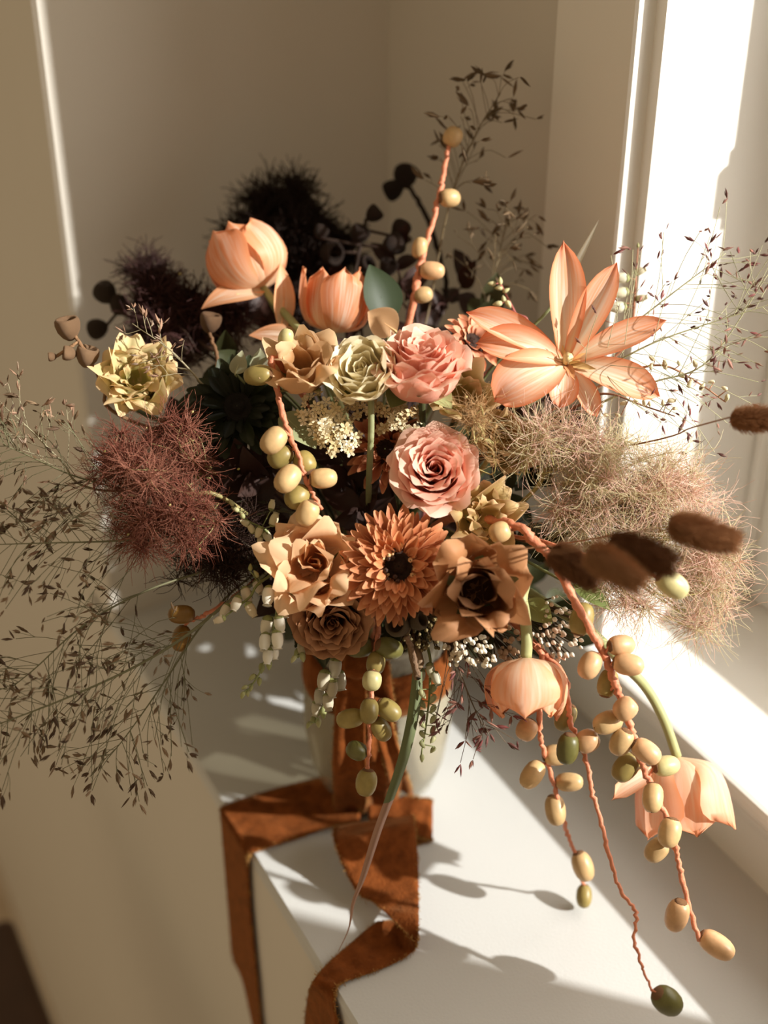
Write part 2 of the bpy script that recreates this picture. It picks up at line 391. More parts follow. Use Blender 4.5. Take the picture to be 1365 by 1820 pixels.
def rose(name, label, base, axis, R, cin, cout, group=None, layers=None, roll=0.0, seed=1, stem_col=(0.06, 0.065, 0.025), cat='flower', mname='rose', ruf=0.0016, hscale=1.0, custom_stem=None, tilt=0.04, lean=1.0):
    rs = random.Random(seed)
    t = thing(name, label, cat, frame(base, axis, roll), group)
    # rf: cup radius, hf: height, n, half-width angle, lip curl
    layers = layers or [(0.06, 0.90, 2, 2.0, 0.15), (0.13, 0.95, 3, 1.6, 0.25), (0.21, 0.99, 3, 1.45, 0.40), (0.30, 1.02, 4, 1.25, 0.50), (0.39, 1.03, 4, 1.2, 0.60),
                        (0.49, 1.00, 5, 1.05, 0.70), (0.59, 0.95, 5, 1.0, 0.80), (0.69, 0.87, 5, 0.95, 0.90), (0.78, 0.76, 5, 0.92, 1.05), (0.84, 0.62, 5, 0.90, 1.25)]
    H = R*0.95*hscale
    for li, (rf, hf, n, hw, lip) in enumerate(layers):
        f = li/(len(layers)-1)
        for k in range(n):
            sd = seed*100+li*10+k; rad = R*rf*rs.uniform(0.95, 1.05); h = H*hf*rs.uniform(0.95, 1.05); lp = lip*R*0.17*lean*rs.uniform(0.7, 1.35)
            prof = [(0.0, 0.0), (rad*0.66, h*0.10), (rad*0.92, h*0.45), (rad*0.97, h*0.80), (rad*1.0+lp*0.40, h*0.98), (rad+lp, h*1.0-lp*0.28)]
            me = petal_mesh('petal', mname, 1, rad*hw, None or (0, 0), wrap=rad*rs.uniform(1.0, 1.14)+0.0006, rnd_top=rs.uniform(0.22, 0.38), rp=3.0, ruf=ruf*(0.3+f)*rs.uniform(0.5, 1.3),
                            rk=rs.uniform(1.3, 2.4), ns=13, nt=10, seed=sd, spiral=R*0.07*(1-0.3*f), prof=prof)
            a = 2*pi*(k+rs.uniform(-.12, .12))/n+li*1.9
            link('petal', me, t, RZ(a) @ RY(rs.uniform(-tilt, tilt)) @ RX(rs.uniform(-tilt, tilt)), lerp(cin, cout, f**0.7))
    sepals(t, (0.20, 0.22, 0.10), 5, R*0.95, R*0.16, (0.1, 0.9, 0.3))
    stem_part(t, custom_stem or stem_path(base, axis), 0.0024, stem_col)
    return t

def ruffled(name, label, base, axis, R, cols, seed=1, layers=3, n=5, group=None, ruf=0.005, open_=0.5, stem_col=(0.08, 0.085, 0.035), center=None, custom_stem=None, mname='ruffle', hs=1.0, cat='flower'):
    rs = random.Random(seed)
    t = thing(name, label, cat, frame(base, axis, rs.uniform(0, 6)), group)
    H = R*0.85*hs
    for li in range(layers):
        f = (li+1)/layers
        for k in range(n):
            rad = R*(0.16+0.58*f)*rs.uniform(0.92, 1.08); lp = open_*R*(0.12+0.52*f)*rs.uniform(0.5, 1.3); h = H*(1.0-0.28*f*open_)*rs.uniform(0.88, 1.1)
            prof = [(0.0, 0.0), (rad*0.7, h*0.10), (rad, h*0.45), (rad+lp*0.2, h*0.78), (rad+lp*0.6, h*0.97), (rad+lp, h*(1.02-0.3*open_*f))]
            me = petal_mesh('petal', mname, 1, rad*rs.uniform(1.15, 1.45), (0, 0), wrap=rad*rs.uniform(1.0, 1.25), rnd_top=rs.uniform(0.24, 0.38), rp=5.0,
                            ruf=ruf*rs.uniform(0.5, 1.0)*(0.35+0.45*f), rk=rs.uniform(1.8, 3.2), ns=23, nt=12, seed=seed*77+li*9+k, spiral=R*0.1, prof=prof)
            link('petal', me, t, RZ(2*pi*(k+rs.uniform(-.2, .2))/n+li*0.8), lerp(cols[0], cols[1], min(1, max(0, f+rs.uniform(-.25, .25)))))
    if center:
        me = lathe('pistil', [(0.0003, 0), (R*.09, R*.1), (R*.1, R*.45), (R*.05, R*.65), (0.0003, R*.68)], 'plain', 8); link('pistil', me, t, T((0, 0, R*0.15)), center)
    sepals(t, (0.20, 0.22, 0.10), 5, R*0.7, R*0.12, (0.1, 1.0, 0.9))
    stem_part(t, custom_stem or stem_path(base, axis), 0.0022, stem_col)
    return t

def tulip(name, label, base, axis, L, Rad, col, seed=1, openness=0.2, group=None, stem=None, roll=0.0, n=6, floppy=(), mname='tulip', stem_r=0.0032, inner=True, pw=1.08, stem_col=(0.36, 0.36, 0.16)):
    rs = random.Random(seed)
    t = thing(name, label, 'flower', frame(base, axis, roll), group)
    for ring in range(2 if inner else 1):
        for k in range(n//2):
            f = openness*(1.0 if ring else 0.7)*rs.uniform(0.8, 1.2)
            idx = ring*(n//2)+k; rad = Rad*(1.0-0.14*(1-ring))
            prof = [(0.001, 0.0), (rad*0.72, L*0.10), (rad, L*0.36), (rad*(0.90+0.35*f), L*0.70), (rad*(0.55+1.05*f), L*rs.uniform(0.95, 1.05))]
            me = petal_mesh('petal', mname, 1, rad*pw, (0, 0), wrap=rad*rs.uniform(1.0, 1.25), wprof='obov', rnd_top=0.06, ruf=0.0012, rk=1.6, ns=11, nt=12, seed=seed*50+idx, prof=prof)
            link('petal', me, t, RZ(2*pi*(k+0.5*ring+rs.uniform(-.06, .06))/(n//2)), lerp(col, (col[0]*.95, col[1]*.8, col[2]*.7), rs.random()*0.5))
    me = lathe('pistil', [(0.0003, 0), (0.003, 0.002), (0.0028, L*.35), (0.0045, L*.38), (0.0003, L*.42)], 'plain', 8); link('pistil', me, t, None, (0.35, 0.36, 0.12))
    stem_part(t, stem or stem_path(base, axis), stem_r, stem_col, sides=9)
    return t

def mum(name, label, base, axis, R, col_in, col_out, seed=1, rings=((1.0, 30, 0.05), (0.95, 30, 0.20), (0.87, 28, 0.36), (0.78, 26, 0.52), (0.68, 22, 0.72), (0.58, 16, 0.95)), disc=True, group=None, pw=0.085, disc_col=(0.035, 0.016, 0.01), mname='ray', roll=0.0):
    rs = random.Random(seed)
    t = thing(name, label, 'flower', frame(base, axis, roll), group)
    r0 = R*0.31
    for ri, (lf, n, el) in enumerate(rings):
        vs_ = [petal_mesh('petal', mname, (R*lf-r0*0.8), R*pw*rs.uniform(.85, 1.2), (el+0.35, el+0.1, el-0.1, el-0.4*rs.random()), wprof='strap', rnd_top=0.08, cup=rs.uniform(0.35, 0.8), ns=5, nt=7, seed=seed+ri*7+v) for v in range(3)]
        for k in range(n):
            f = ri/(len(rings)-1)
            M = RZ(2*pi*(k+rs.uniform(-.3, .3))/n+ri*0.37) @ T((r0*(0.9-0.15*f), 0, R*0.04*ri)) @ RY(rs.uniform(-.13, .13)) @ RX(rs.uniform(-.35, .35)) @ Matrix.Scale(rs.uniform(.88, 1.08), 4)
            link('petal', vs_[rs.randrange(3)], t, M, lerp(col_out, col_in, min(1, max(0, f+rs.uniform(-.3, .3)))))
    d = link('disc', lathe('disc', [(r0*1.35, -0.002), (r0*1.30, R*.10), (r0*.8, R*.15), (r0*.5, R*.10), (r0*.42, R*.14), (r0*.2, R*.19), (0.0004, R*.20)], 'cup', 22), t, None, disc_col)
    if disc:
        fl = lathe('floret', [(0.0003, 0), (R*.014, R*.02), (R*.028, R*.11), (R*.024, R*.15), (0.0003, R*.16)], 'plain', 6)
        for k in range(26):
            a = rs.uniform(0, 2*pi); rr = r0*rs.uniform(0.55, 1.0)
            link('floret', fl, t, T((rr*cos(a), rr*sin(a), R*0.12)) @ RZ(a) @ RY(rs.uniform(-0.2, 0.7)) @ Matrix.Scale(rs.uniform(1.0, 1.7), 4), lerp((0.75, 0.45, 0.22), (0.06, 0.03, 0.02), 1.0 if rs.random() < 0.45 else 0.1))
    sepals(t, (0.10, 0.12, 0.05), 9, R*0.5, R*0.06, (0.0, 0.3, 0.2))
    stem_part(t, stem_path(base, axis), 0.0024, (0.14, 0.15, 0.06))
    return t

# ------------------------------------------------------------------ fruit strands
FRUIT = lathe('fruit', [(0.0002, -0.5), (0.10, -0.488), (0.20, -0.45), (0.275, -0.37), (0.325, -0.25), (0.348, -0.08), (0.345, 0.08), (0.318, 0.24), (0.26, 0.37), (0.18, 0.455), (0.08, 0.49), (0.03, 0.497), (0.0002, 0.490)], 'fruit', 18)
CALYX = lathe('calyx', [(0.0002, -0.52), (0.10, -0.515), (0.19, -0.475), (0.205, -0.44), (0.17, -0.452), (0.0002, -0.47)], 'cup', 10)
TIPDOT = lathe('tip_scar', [(0.0002, 0.505), (0.022, 0.502), (0.03, 0.492), (0.0002, 0.48)], 'cup', 8)
TAN = (0.54, 0.35, 0.165); OLV = (0.29, 0.215, 0.065); GRN = (0.13, 0.115, 0.03); PALE = (0.50, 0.43, 0.20); PEACH = (0.58, 0.335, 0.17)
def strand(label, path, fruits, r=(0.0026, 0.0013), group='fruit strands', seed=0, tail=None):
    """path: (u,v,d); fruits: (u,v,len,wid,deg,colour[,dz])"""
    P = [PX(*p) for p in path]
    rs = random.Random(seed)
    t = thing('fruit_strand', label, 'fruit strand', T(P[0]), group)
    full = ([vase_pt(0.17)] + [Vector(P[0])*0.5+Vector((VX, VY, 0.27))*0.5] if tail is None else list(tail)) + P
    Q = cat_rom(P, 60)
    M = t.matrix_basis.inverted()
    st = link('stem', tube_mesh('stem', full, [r[0]]*(len(full)-len(P)) + list(np.linspace(r[0], r[1], len(P))), 'rachis', 8, 9*len(full), wob=0.00045, seed=seed), t, M)
    pix = np.array([[u, v, d] for u, v, d in path], float)
    for fr in fruits:
        u, v, ln, wd, ang, col = fr[:6]; dd = fr[6] if len(fr) > 6 else rs.uniform(-0.012, 0.008)
        # depth of the nearest stretch of the strand
        i = int(np.argmin(np.hypot(pix[:, 0]-u, pix[:, 1]-v))); d = pix[i, 2]+dd
        c = PX(u, v, d); k = d/F_PX
        nr = Vector(Q[int(np.argmin(np.linalg.norm(Q-np.array(c), axis=1)))])
        ax = VD(cos(radians(ang)), sin(radians(ang)), rs.uniform(-0.45, 0.35))
        if (c-nr).dot(ax) < 0: ax = -ax
        fm = frame(c, ax, rs.uniform(0, 6)) @ Matrix.Diagonal((wd*k/0.696, wd*k/0.696, ln*k*1.03, 1))
        fo = link('fruit', FRUIT, t, M @ fm, col)
        link('calyx', CALYX, fo, None, (0.40, 0.20, 0.09)); link('tip_scar', TIPDOT, fo, None, (0.20, 0.10, 0.04))
        # short pedicel from the strand to the fruit
        b = c-ax*ln*k*0.5
        if (b-nr).length > 0.003:
            link('pedicel', tube_mesh('pedicel', [nr, b], 0.0011, 'rachis', 6, 4), t, M)
    return t

# ------------------------------------------------------------------ fine plants
def hair_cluster(rs, centers, radii, per, lens, curl, r, drop=0.0):
    """filaments radiating from scattered nodes; returns V, F"""
    paths = []; K = 6
    for c, R, n in zip(centers, radii, per):
        c = np.array(c)
        d = rs.normal(0, 1, (n, 3)); d /= np.linalg.norm(d, axis=1, keepdims=True)
        L = rs.uniform(lens[0], lens[1], (n, 1))
        e = rs.normal(0, 1, (n, 3)); e -= (e*d).sum(1, keepdims=True)*d; e /= np.linalg.norm(e, axis=1, keepdims=True)
        e2 = np.cross(d, e)
        s0 = c+d*R*rs.uniform(0, 0.5, (n, 1))
        t = np.linspace(0, 1, K)[None, :, None]
        cu = rs.uniform(0.2, 1.0, (n, 1))*curl
        p = s0[:, None]+d[:, None]*L[:, None]*t+(e*cu*L)[:, None]*t**2+(e2*cu*L*0.8)[:, None]*np.sin(t*4.0+rs.uniform(0, 6, (n, 1, 1)))*t*0.5
        p[:, :, 2] -= drop*(t[..., 0]**2)
        paths.append(p)
    P = np.concatenate(paths); rad = np.broadcast_to(r*np.linspace(1.15, 0.7, K)[None], P.shape[:2])
    return tubes(P, rad, 3)
def smoke_bush(label, blobs, col, n_nodes, per, lens, seed, stem_col=(0.30, 0.25, 0.10), r=0.00022, curl=0.7, root_px=None, group='smoke bush plumes', tips=30, col2=None):
    """blobs: (u,v,d,rad_px)"""
    rs = np.random.RandomState(seed); R = random.Random(seed)
    c0 = PX(*blobs[0][:3])
    t = thing('smoke_bush_plume', label, 'plant', T(c0), group); M = t.matrix_basis.inverted()
    wts = np.array([b[3]**2 for b in blobs], float); wts /= wts.sum()
    nodes = []
    for i in range(n_nodes):
        b = blobs[rs.choice(len(blobs), p=wts)]; rad = b[3]*b[2]/F_PX
        v = rs.normal(0, 1, 3); v /= np.linalg.norm(v); v *= rad*rs.uniform(0, 1)**0.45*0.8
        p = np.array(PX(*b[:3])); p = p+np.array(RT)*v[0]+np.array(UP)*v[1]+np.array(FW)*v[2]*0.8
        nodes.append(p)
    nodes = np.array(nodes); k = n_nodes//2 if col2 else n_nodes
    V, Fq = hair_cluster(rs, nodes[:k], [0.006]*k, [per]*k, lens, curl, r)
    link('filaments', mk_mesh('filaments', V, Fq, 'hair'), t, M, col, kind='stuff')
    if col2:
        V, Fq = hair_cluster(rs, nodes[k:], [0.006]*(n_nodes-k), [per]*(n_nodes-k), lens, curl, r)
        link('filaments', mk_mesh('filaments', V, Fq, 'hair'), t, M, col2, kind='stuff')
    # branching panicle: each node joined to the plume's axis
    root = np.array(PX(*root_px)) if root_px else np.array((VX, VY, 0.3))
    cen = np.array([PX(*b[:3]) for b in blobs])
    paths = []
    for p in nodes:
        c = cen[np.argmin(np.linalg.norm(cen-p, axis=1))]
        a = c*0.6+root*0.4+rs.normal(0, 0.004, 3); q = (a+p)/2+rs.normal(0, 0.006, 3)
        paths.append(cat_rom([a, q, p], 6))
    V, Fq = tubes(np.array(paths), np.linspace(0.0007, 0.00035, 6)[None], 4)
    link('branchlets', mk_mesh('branchlets', V, Fq, 'stem'), t, M, stem_col, kind='stuff')
    link('stem', tube_mesh('stem', [Vector(cen[0])*0.6+Vector(root)*0.4, Vector(root), vase_pt(0.17), vase_pt(0.04)], 0.0018, 'stem', 6), t, M, stem_col)
    seedm = lathe('seed', [(0.0002, -1), (0.6, -0.6), (0.8, 0.1), (0.4, 0.8), (0.0002, 1)], 'plain', 6)
    for i in range(tips):
        p = nodes[rs.randint(len(nodes))]+rs.normal(0, 0.009, 3)
        link('seed', seedm, t, M @ T(p) @ Matrix.Rotation(R.uniform(0, 3), 4, (R.random(), R.random(), 1)) @ Matrix.Scale(R.uniform(0.0008, 0.0014), 4), R.choice([(0.35, 0.32, 0.10), (0.10, 0.05, 0.03), (0.45, 0.36, 0.15)]))
    return t

def spikelet_mesh(k):
    rs = random.Random(k); V = []; n = 5
    prof = [(0.0, 0.02), (0.18, 0.12), (0.45, 0.15), (0.75, 0.09), (1.0, 0.01)]
    for i, (z, r) in enumerate(prof):
        for j in range(n):
            a = 2*pi*j/n; V.append((r*cos(a)*1.25+0.06*sin(z*3+k), r*sin(a)*0.7, z+(0.03*(-1)**j if 0 < i < 4 else 0)))
    Fq = [tuple(f) for f in grid_faces(5, n, True)]
    # two bracts standing off
    for s in (-1, 1):
        b = len(V); V += [(s*0.05, 0, 0.1), (s*0.22, 0.05, 0.42), (s*0.16, -0.05, 0.45), (s*0.20, 0, 0.8+0.1*rs.random())]
        Fq += [(b, b+1, b+3), (b, b+3, b+2), (b, b+2, b+1), (b+1, b+2, b+3)]
    return mk_mesh('spikelet', V, Fq, 'seed', smooth=True)
SPK = [spikelet_mesh(k) for k in range(4)]
def plume(label, path, nbr, blen, spread, cols, stem_col, size=0.009, seed=0, per=(2, 4), droop=0.25, t0=0.25, stem_r=0.0009, group='airy grass plumes', flat=0.8, cat='grass', bias=None):
    rs = random.Random(seed)
    P = [PX(*p) for p in path]
    t = thing('grass_plume', label, cat, T(P[0]), group); M = t.matrix_basis.inverted()
    n = 40; Q = cat_rom(P, n)
    tail = [vase_pt(0.04), vase_pt(0.17), Vector(P[0])*0.5+Vector((VX, VY, 0.28))*0.5]
    link('stem', tube_mesh('stem', tail+P, [stem_r*1.2]*3+list(np.linspace(stem_r*1.1, stem_r*0.35, len(P))), 'stem', 5, 50), t, M, stem_col)
    br = []
    for i in range(nbr):
        f = t0+(1-t0)*(i+rs.random())/nbr
        k = min(n-2, int(f*(n-1))); o = Vector(Q[k]); tg = (Vector(Q[k+1])-o).normalized()
        side = Vector((rs.gauss(0, 1), rs.gauss(0, 1), rs.gauss(0, 1))); side -= side.dot(FW)*FW*(1-flat*0.5); side -= side.dot(tg)*tg; side.normalize()
        d = (tg*rs.uniform(0.5, 1.2)+side*spread*rs.uniform(0.6, 1.3)).normalized()
        if bias is not None: d = (d+bias*rs.uniform(0.2, 1)).normalized()
        L = blen*(1.15-0.65*f)*rs.uniform(0.6, 1.25)
        e = o+d*L+Vector((0, 0, -droop*L*rs.uniform(0.2, 1.2)))
        m = o+d*L*0.5+Vector((rs.uniform(-1, 1), rs.uniform(-1, 1), rs.uniform(-1, 1)))*L*0.06
        bp = cat_rom([o, m, e], 6); br.append((bp, 0.00030))
        for s in range(rs.randint(*per)):
            g = rs.uniform(0.35, 1.0) if s else 1.0
            b0 = Vector(bp[min(5, int(g*5))])
            sd = (d+Vector((rs.gauss(0, .6), rs.gauss(0, .6), rs.gauss(0, .6)-droop*0.7))).normalized()
            l2 = L*rs.uniform(0.12, 0.4) if s else L*0.05
            e2 = b0+sd*l2
            if s: br.append((cat_rom([b0, (b0+e2)/2+Vector((rs.gauss(0, 1), rs.gauss(0, 1), rs.gauss(0, 1)))*l2*0.06, e2], 6), 0.00020))
            ax = (sd+Vector((rs.gauss(0, .35), rs.gauss(0, .35), rs.gauss(0, .35)-droop*0.6)))
            sz = size*rs.uniform(0.65, 1.25)
            link('spikelet', SPK[rs.randrange(4)], t, M @ frame(e2, ax, rs.uniform(0, 6)) @ Matrix.Diagonal((sz*.72, sz*.72, sz, 1)), rs.choice(cols))
            if rs.random() < 0.45:
                b3 = b0.lerp(e2, 0.55); ax = ax+Vector((rs.gauss(0, .7), rs.gauss(0, .7), rs.gauss(0, .7)))
                link('spikelet', SPK[rs.randrange(4)], t, M @ frame(b3, ax, rs.uniform(0, 6)) @ Matrix.Diagonal((sz*.62, sz*.62, sz*.85, 1)), rs.choice(cols))
    V, Fq = tubes(np.array([b[0] for b in br]), np.array([[b[1]]*6 for b in br]), 3)
    link('branchlets', mk_mesh('branchlets', V, Fq, 'stem'), t, M, stem_col, kind='stuff')
    return t

BELL = lathe('bell', [(0.0003, 0.0), (0.20, 0.02), (0.33, 0.14), (0.385, 0.32), (0.385, 0.55), (0.34, 0.76), (0.25, 0.90), (0.22, 0.95), (0.30, 1.02), (0.26, 0.98), (0.19, 0.93), (0.26, 0.72), (0.22, 0.6), (0.0003, 0.55)], 'bell', 15, lobes=5, lamp=0.10)
CAL5 = lathe('calyx', [(0.0003, -0.06), (0.12, -0.05), (0.26, 0.03), (0.345, 0.12), (0.365, 0.165), (0.32, 0.09)], 'plain', 15, lobes=5, lamp=0.12)
BUD = lathe('bud', [(0.0003, 0), (0.22, 0.08), (0.30, 0.35), (0.24, 0.65), (0.10, 0.9), (0.0003, 1.0)], 'plain', 8)
def bells(label, path, items, seed=0, stem_col=(0.20, 0.22, 0.08), wh=(0.86, 0.83, 0.74), gr=(0.26, 0.27, 0.10), group='sprays of white bell flowers', stem_r=0.0008, tail=None):
    """items: (u,v,size_px,kind,deg) kind b bell / g green bud; deg screen direction the mouth points to"""
    rs = random.Random(seed); P = [PX(*p) for p in path]
    t = thing('bell_flower_spray', label, 'flower spray', T(P[0]), group); M = t.matrix_basis.inverted()
    Q = cat_rom(P, 60); pix = np.array(path, float)
    tl = tail if tail is not None else [vase_pt(0.17), Vector(P[0])*0.5+Vector((VX, VY, 0.27))*0.5]
    link('stem', tube_mesh('stem', tl+P, [stem_r*1.6]*len(tl)+list(np.linspace(stem_r*1.4, stem_r*.6, len(P))), 'stem', 6, 50), t, M, stem_col)
    for (u, v, s, kind, deg) in items:
        i = int(np.argmin(np.hypot(pix[:, 0]-u, pix[:, 1]-v))); d = pix[i, 2]+rs.uniform(-0.012, 0.006); k = d/F_PX
        ax = VD(cos(radians(deg)), sin(radians(deg)), rs.uniform(-0.1, 0.55) if kind == 'b' else rs.uniform(-.3, .3))
        c = PX(u, v, d); o = c-ax*s*k*0.5
        nr = Vector(Q[int(np.argmin(np.linalg.norm(Q-np.array(o), axis=1)))])
        if kind == 'b':
            bo = link('bell', BELL, t, M @ frame(o, ax, rs.uniform(0, 6)) @ Matrix.Diagonal((s*k*.86, s*k*.86, s*k*1.05, 1)), lerp(wh, (wh[0], wh[1]*.93, wh[2]*.8), rs.random()))
            link('calyx', CAL5, bo, None, gr)
        else:
            link('bud', BUD, t, M @ frame(o, ax, rs.uniform(0, 6)) @ Matrix.Scale(s*k, 4), lerp(gr, (0.55, 0.50, 0.28), rs.random()*0.6))
        if (o-nr).length > 0.0015: link('pedicel', tube_mesh('pedicel', [nr, o], 0.0004, 'stem', 5, 4), t, M, stem_col)
    return t

def berry_cluster(name, label, blobs, n, size, cols, seed, group='clusters of tiny buds', mname='plain', stem_col=(0.10, 0.06, 0.03), flowers=False, cat='flower cluster'):
    """corymb of small buds; blobs (u,v,d,rad_px)"""
    rs = random.Random(seed); c0 = PX(*blobs[0][:3])
    t = thing(name, label, cat, T(c0), group); M = t.matrix_basis.inverted()
    hub = c0*0.55+Vector((VX, VY, 0.28))*0.45
    paths = []
    fme = None
    if flowers:
        # five tiny petals round a bud
        V = []; Fq = []
        for k in range(5):
            a = 2*pi*k/5; b = len(V); ca, sa = cos(a), sin(a)
            for (r, y, z) in ((0.1, 0, 0.3), (0.6, -0.36, 0.55), (1.15, -0.2, 0.75), (1.15, 0.2, 0.75), (0.6, 0.36, 0.55)):
                V.append((r*ca-y*sa, r*sa+y*ca, z))
            Fq.append(tuple(range(b, b+5)))
        b = len(V); V += [(0.35, 0, .3), (-.2, .3, .3), (-.2, -.3, .3), (0, 0, .9), (0, 0, -.4)]
        Fq += [(b, b+1, b+3), (b+1, b+2, b+3), (b+2, b, b+3), (b, b+4, b+1), (b+1, b+4, b+2), (b+2, b+4, b)]
        fme = mk_mesh('floret', V, Fq, mname, smooth=False)
    for (u, v, d, rp) in blobs:
        rad = rp*d/F_PX; cc = PX(u, v, d); hb = cc*0.75+hub*0.25+FW*0.02
        paths.append(cat_rom([hub, (hub+hb)/2+Vector((0, 0, 0.004)), hb], 6))
        m = max(5, int(n*rp*rp/sum(b[3]**2 for b in blobs)))
        for i in range(m):
            a = rs.uniform(0, 2*pi); q = sqrt((i+0.5)/m)
            p = cc+RT*rad*q*cos(a)+UP*rad*q*sin(a)-FW*rad*(0.7*sqrt(1-q*q)-0.3+rs.uniform(-.15, .15))
            ax = (p-hb).normalized()
            s = size*rs.uniform(0.75, 1.25)
            link('floret' if flowers else 'bud', fme or BUD, t, M @ frame(p, ax, rs.uniform(0, 6)) @ Matrix.Diagonal((s*1.2, s*1.2, s, 1)), rs.choice(cols))
            paths.append(cat_rom([hb, (hb+p)/2+Vector((rs.gauss(0, 1), rs.gauss(0, 1), rs.gauss(0, 1)))*rad*0.05, p], 6))
    V, Fq = tubes(np.array(paths), np.full((len(paths), 6), 0.0005), 4)
    link('stalks', mk_mesh('stalks', V, Fq, 'stem'), t, M, stem_col, kind='stuff')
    stem_part(t, [hub, Vector((VX, VY, 0.22)), vase_pt(0.05)], 0.0016, stem_col)
    return t

def bunny_tail(label, c, axis, L, Rr, col, seed, stem):
    rs = np.random.RandomState(seed)
    t = thing('bunny_tail_grass', label, 'grass', frame(c, axis), 'fluffy bunny tail heads')
    M = t.matrix_basis.inverted()
    prof = [(0.0004, -0.5), (0.36, -0.43), (0.52, -0.25), (0.54, 0.0), (0.42, 0.25), (0.22, 0.42), (0.0004, 0.5)]
    link('head', lathe('head', [(r*Rr, z*L) for r, z in prof], 'plain', 12), t, None, (col[0]*.5, col[1]*.45, col[2]*.45))
    n = 3600; z = rs.uniform(-0.47, 0.46, n); a = rs.uniform(0, 2*pi, n)
    rr = np.interp(z, [p[1] for p in prof], [p[0] for p in prof])*Rr
    s0 = np.stack([rr*np.cos(a), rr*np.sin(a), z*L], 1)
    d = np.stack([np.cos(a), np.sin(a), 0.9+z*1.2+rs.normal(0, .25, n)], 1); d += rs.normal(0, .22, d.shape); d /= np.linalg.norm(d, axis=1, keepdims=True)
    ln = rs.uniform(0.35, 0.95, (n, 1))*Rr
    tt = np.linspace(0, 1, 4)[None, :, None]
    P = s0[:, None]+d[:, None]*ln[:, None]*tt; P[:, :, 2] += (tt[..., 0]**2)*ln*0.35
    V, Fq = tubes(P, np.linspace(0.00028, 0.00008, 4)[None], 3)
    link('fur', mk_mesh('fur', V, Fq, 'fur'), t, None, col, kind='stuff')
    stem_part(t, stem, 0.0006, (0.26, 0.12, 0.05), sides=6)

def leaf_obj(root, M, L, W, col, th=(0.3, 0.1, -0.2), name='leaf', cup=0.25, mname='leaf', ns=5, nt=9, twist=0.0):
    return link(name, petal_mesh(name, mname, L, W, th, wprof='lance', rnd_top=0, cup=cup, ns=ns, nt=nt, twist=twist), root, M, col)

CUPM = lathe('seed_cup', [(0.0005, -0.55), (0.12, -0.54), (0.30, -0.40), (0.46, -0.15), (0.52, 0.12), (0.50, 0.30), (0.44, 0.38), (0.36, 0.36), (0.33, 0.2), (0.30, -0.05), (0.18, -0.22), (0.0005, -0.26)], 'cup', 18)
def seed_cups(label, path, cups, col, seed=0, r=0.0014, group='dried seed cups', dark=None, name='seed_pod_twig'):
    """cups: (u,v,diam_px,dirx,diry,dirz)"""
    rs = random.Random(seed); P = [PX(*p) for p in path]
    t = thing(name, label, 'seed pods', T(P[0]), group); M = t.matrix_basis.inverted()
    tail = [vase_pt(0.17), Vector(P[0])*0.5+Vector((VX, VY, 0.27))*0.5]
    link('twig', tube_mesh('twig', tail+P, r, 'cup', 7, 40, wob=0.0003, seed=seed), t, M, dark or (col[0]*.5, col[1]*.45, col[2]*.4))
    Q = cat_rom(P, 50); pix = np.array(path, float)
    for (u, v, dm, x, y, z) in cups:
        i = int(np.argmin(np.hypot(pix[:, 0]-u, pix[:, 1]-v))); d = pix[i, 2]; s = dm*d/F_PX
        c = PX(u, v, d); ax = VD(x, y, z)
        link('seed_cup', CUPM, t, M @ frame(c, ax, rs.uniform(0, 6)) @ Matrix.Scale(s, 4), lerp(col, (col[0]*.75, col[1]*.72, col[2]*.7), rs.random()))
        o = c-ax*s*0.5; nr = Vector(Q[int(np.argmin(np.linalg.norm(Q-np.array(o), axis=1)))])
        if (o-nr).length > 0.002: link('stalk', tube_mesh('stalk', [nr, o], r*0.9, 'cup', 6, 4), t, M, (col[0]*.7, col[1]*.65, col[2]*.6))

# ================================================================== THE BOUQUET
PINK_IN, PINK_OUT = (0.80, 0.20, 0.13), (0.92, 0.49, 0.36)
rose('rose', 'pink rose with cupped swirling petals, upper of the two, beside the cream bloom', PX(750, 698, 0.972), VD(0.02, 0.78, 0.62), 0.0330, PINK_IN, PINK_OUT, 'pink roses', seed=3, ruf=0.0026, roll=0.5, hscale=1.32)
rose('rose', 'pink rose facing straight out at the centre above the rust chrysanthemum', PX(772, 842, 0.972), VD(-0.04, 0.16, 1), 0.0308, PINK_IN, PINK_OUT, 'pink roses', seed=5, ruf=0.0014, roll=1.7)
rose('rose', 'dusty brown rose in shade, tucked under the peach ruffled bloom', PX(588, 1088, 0.985), VD(0.1, -0.30, 0.95), 0.0275, (0.17, 0.05, 0.02), (0.33, 0.14, 0.065), 'dusky roses', seed=9, ruf=0.002, mname='dusk')

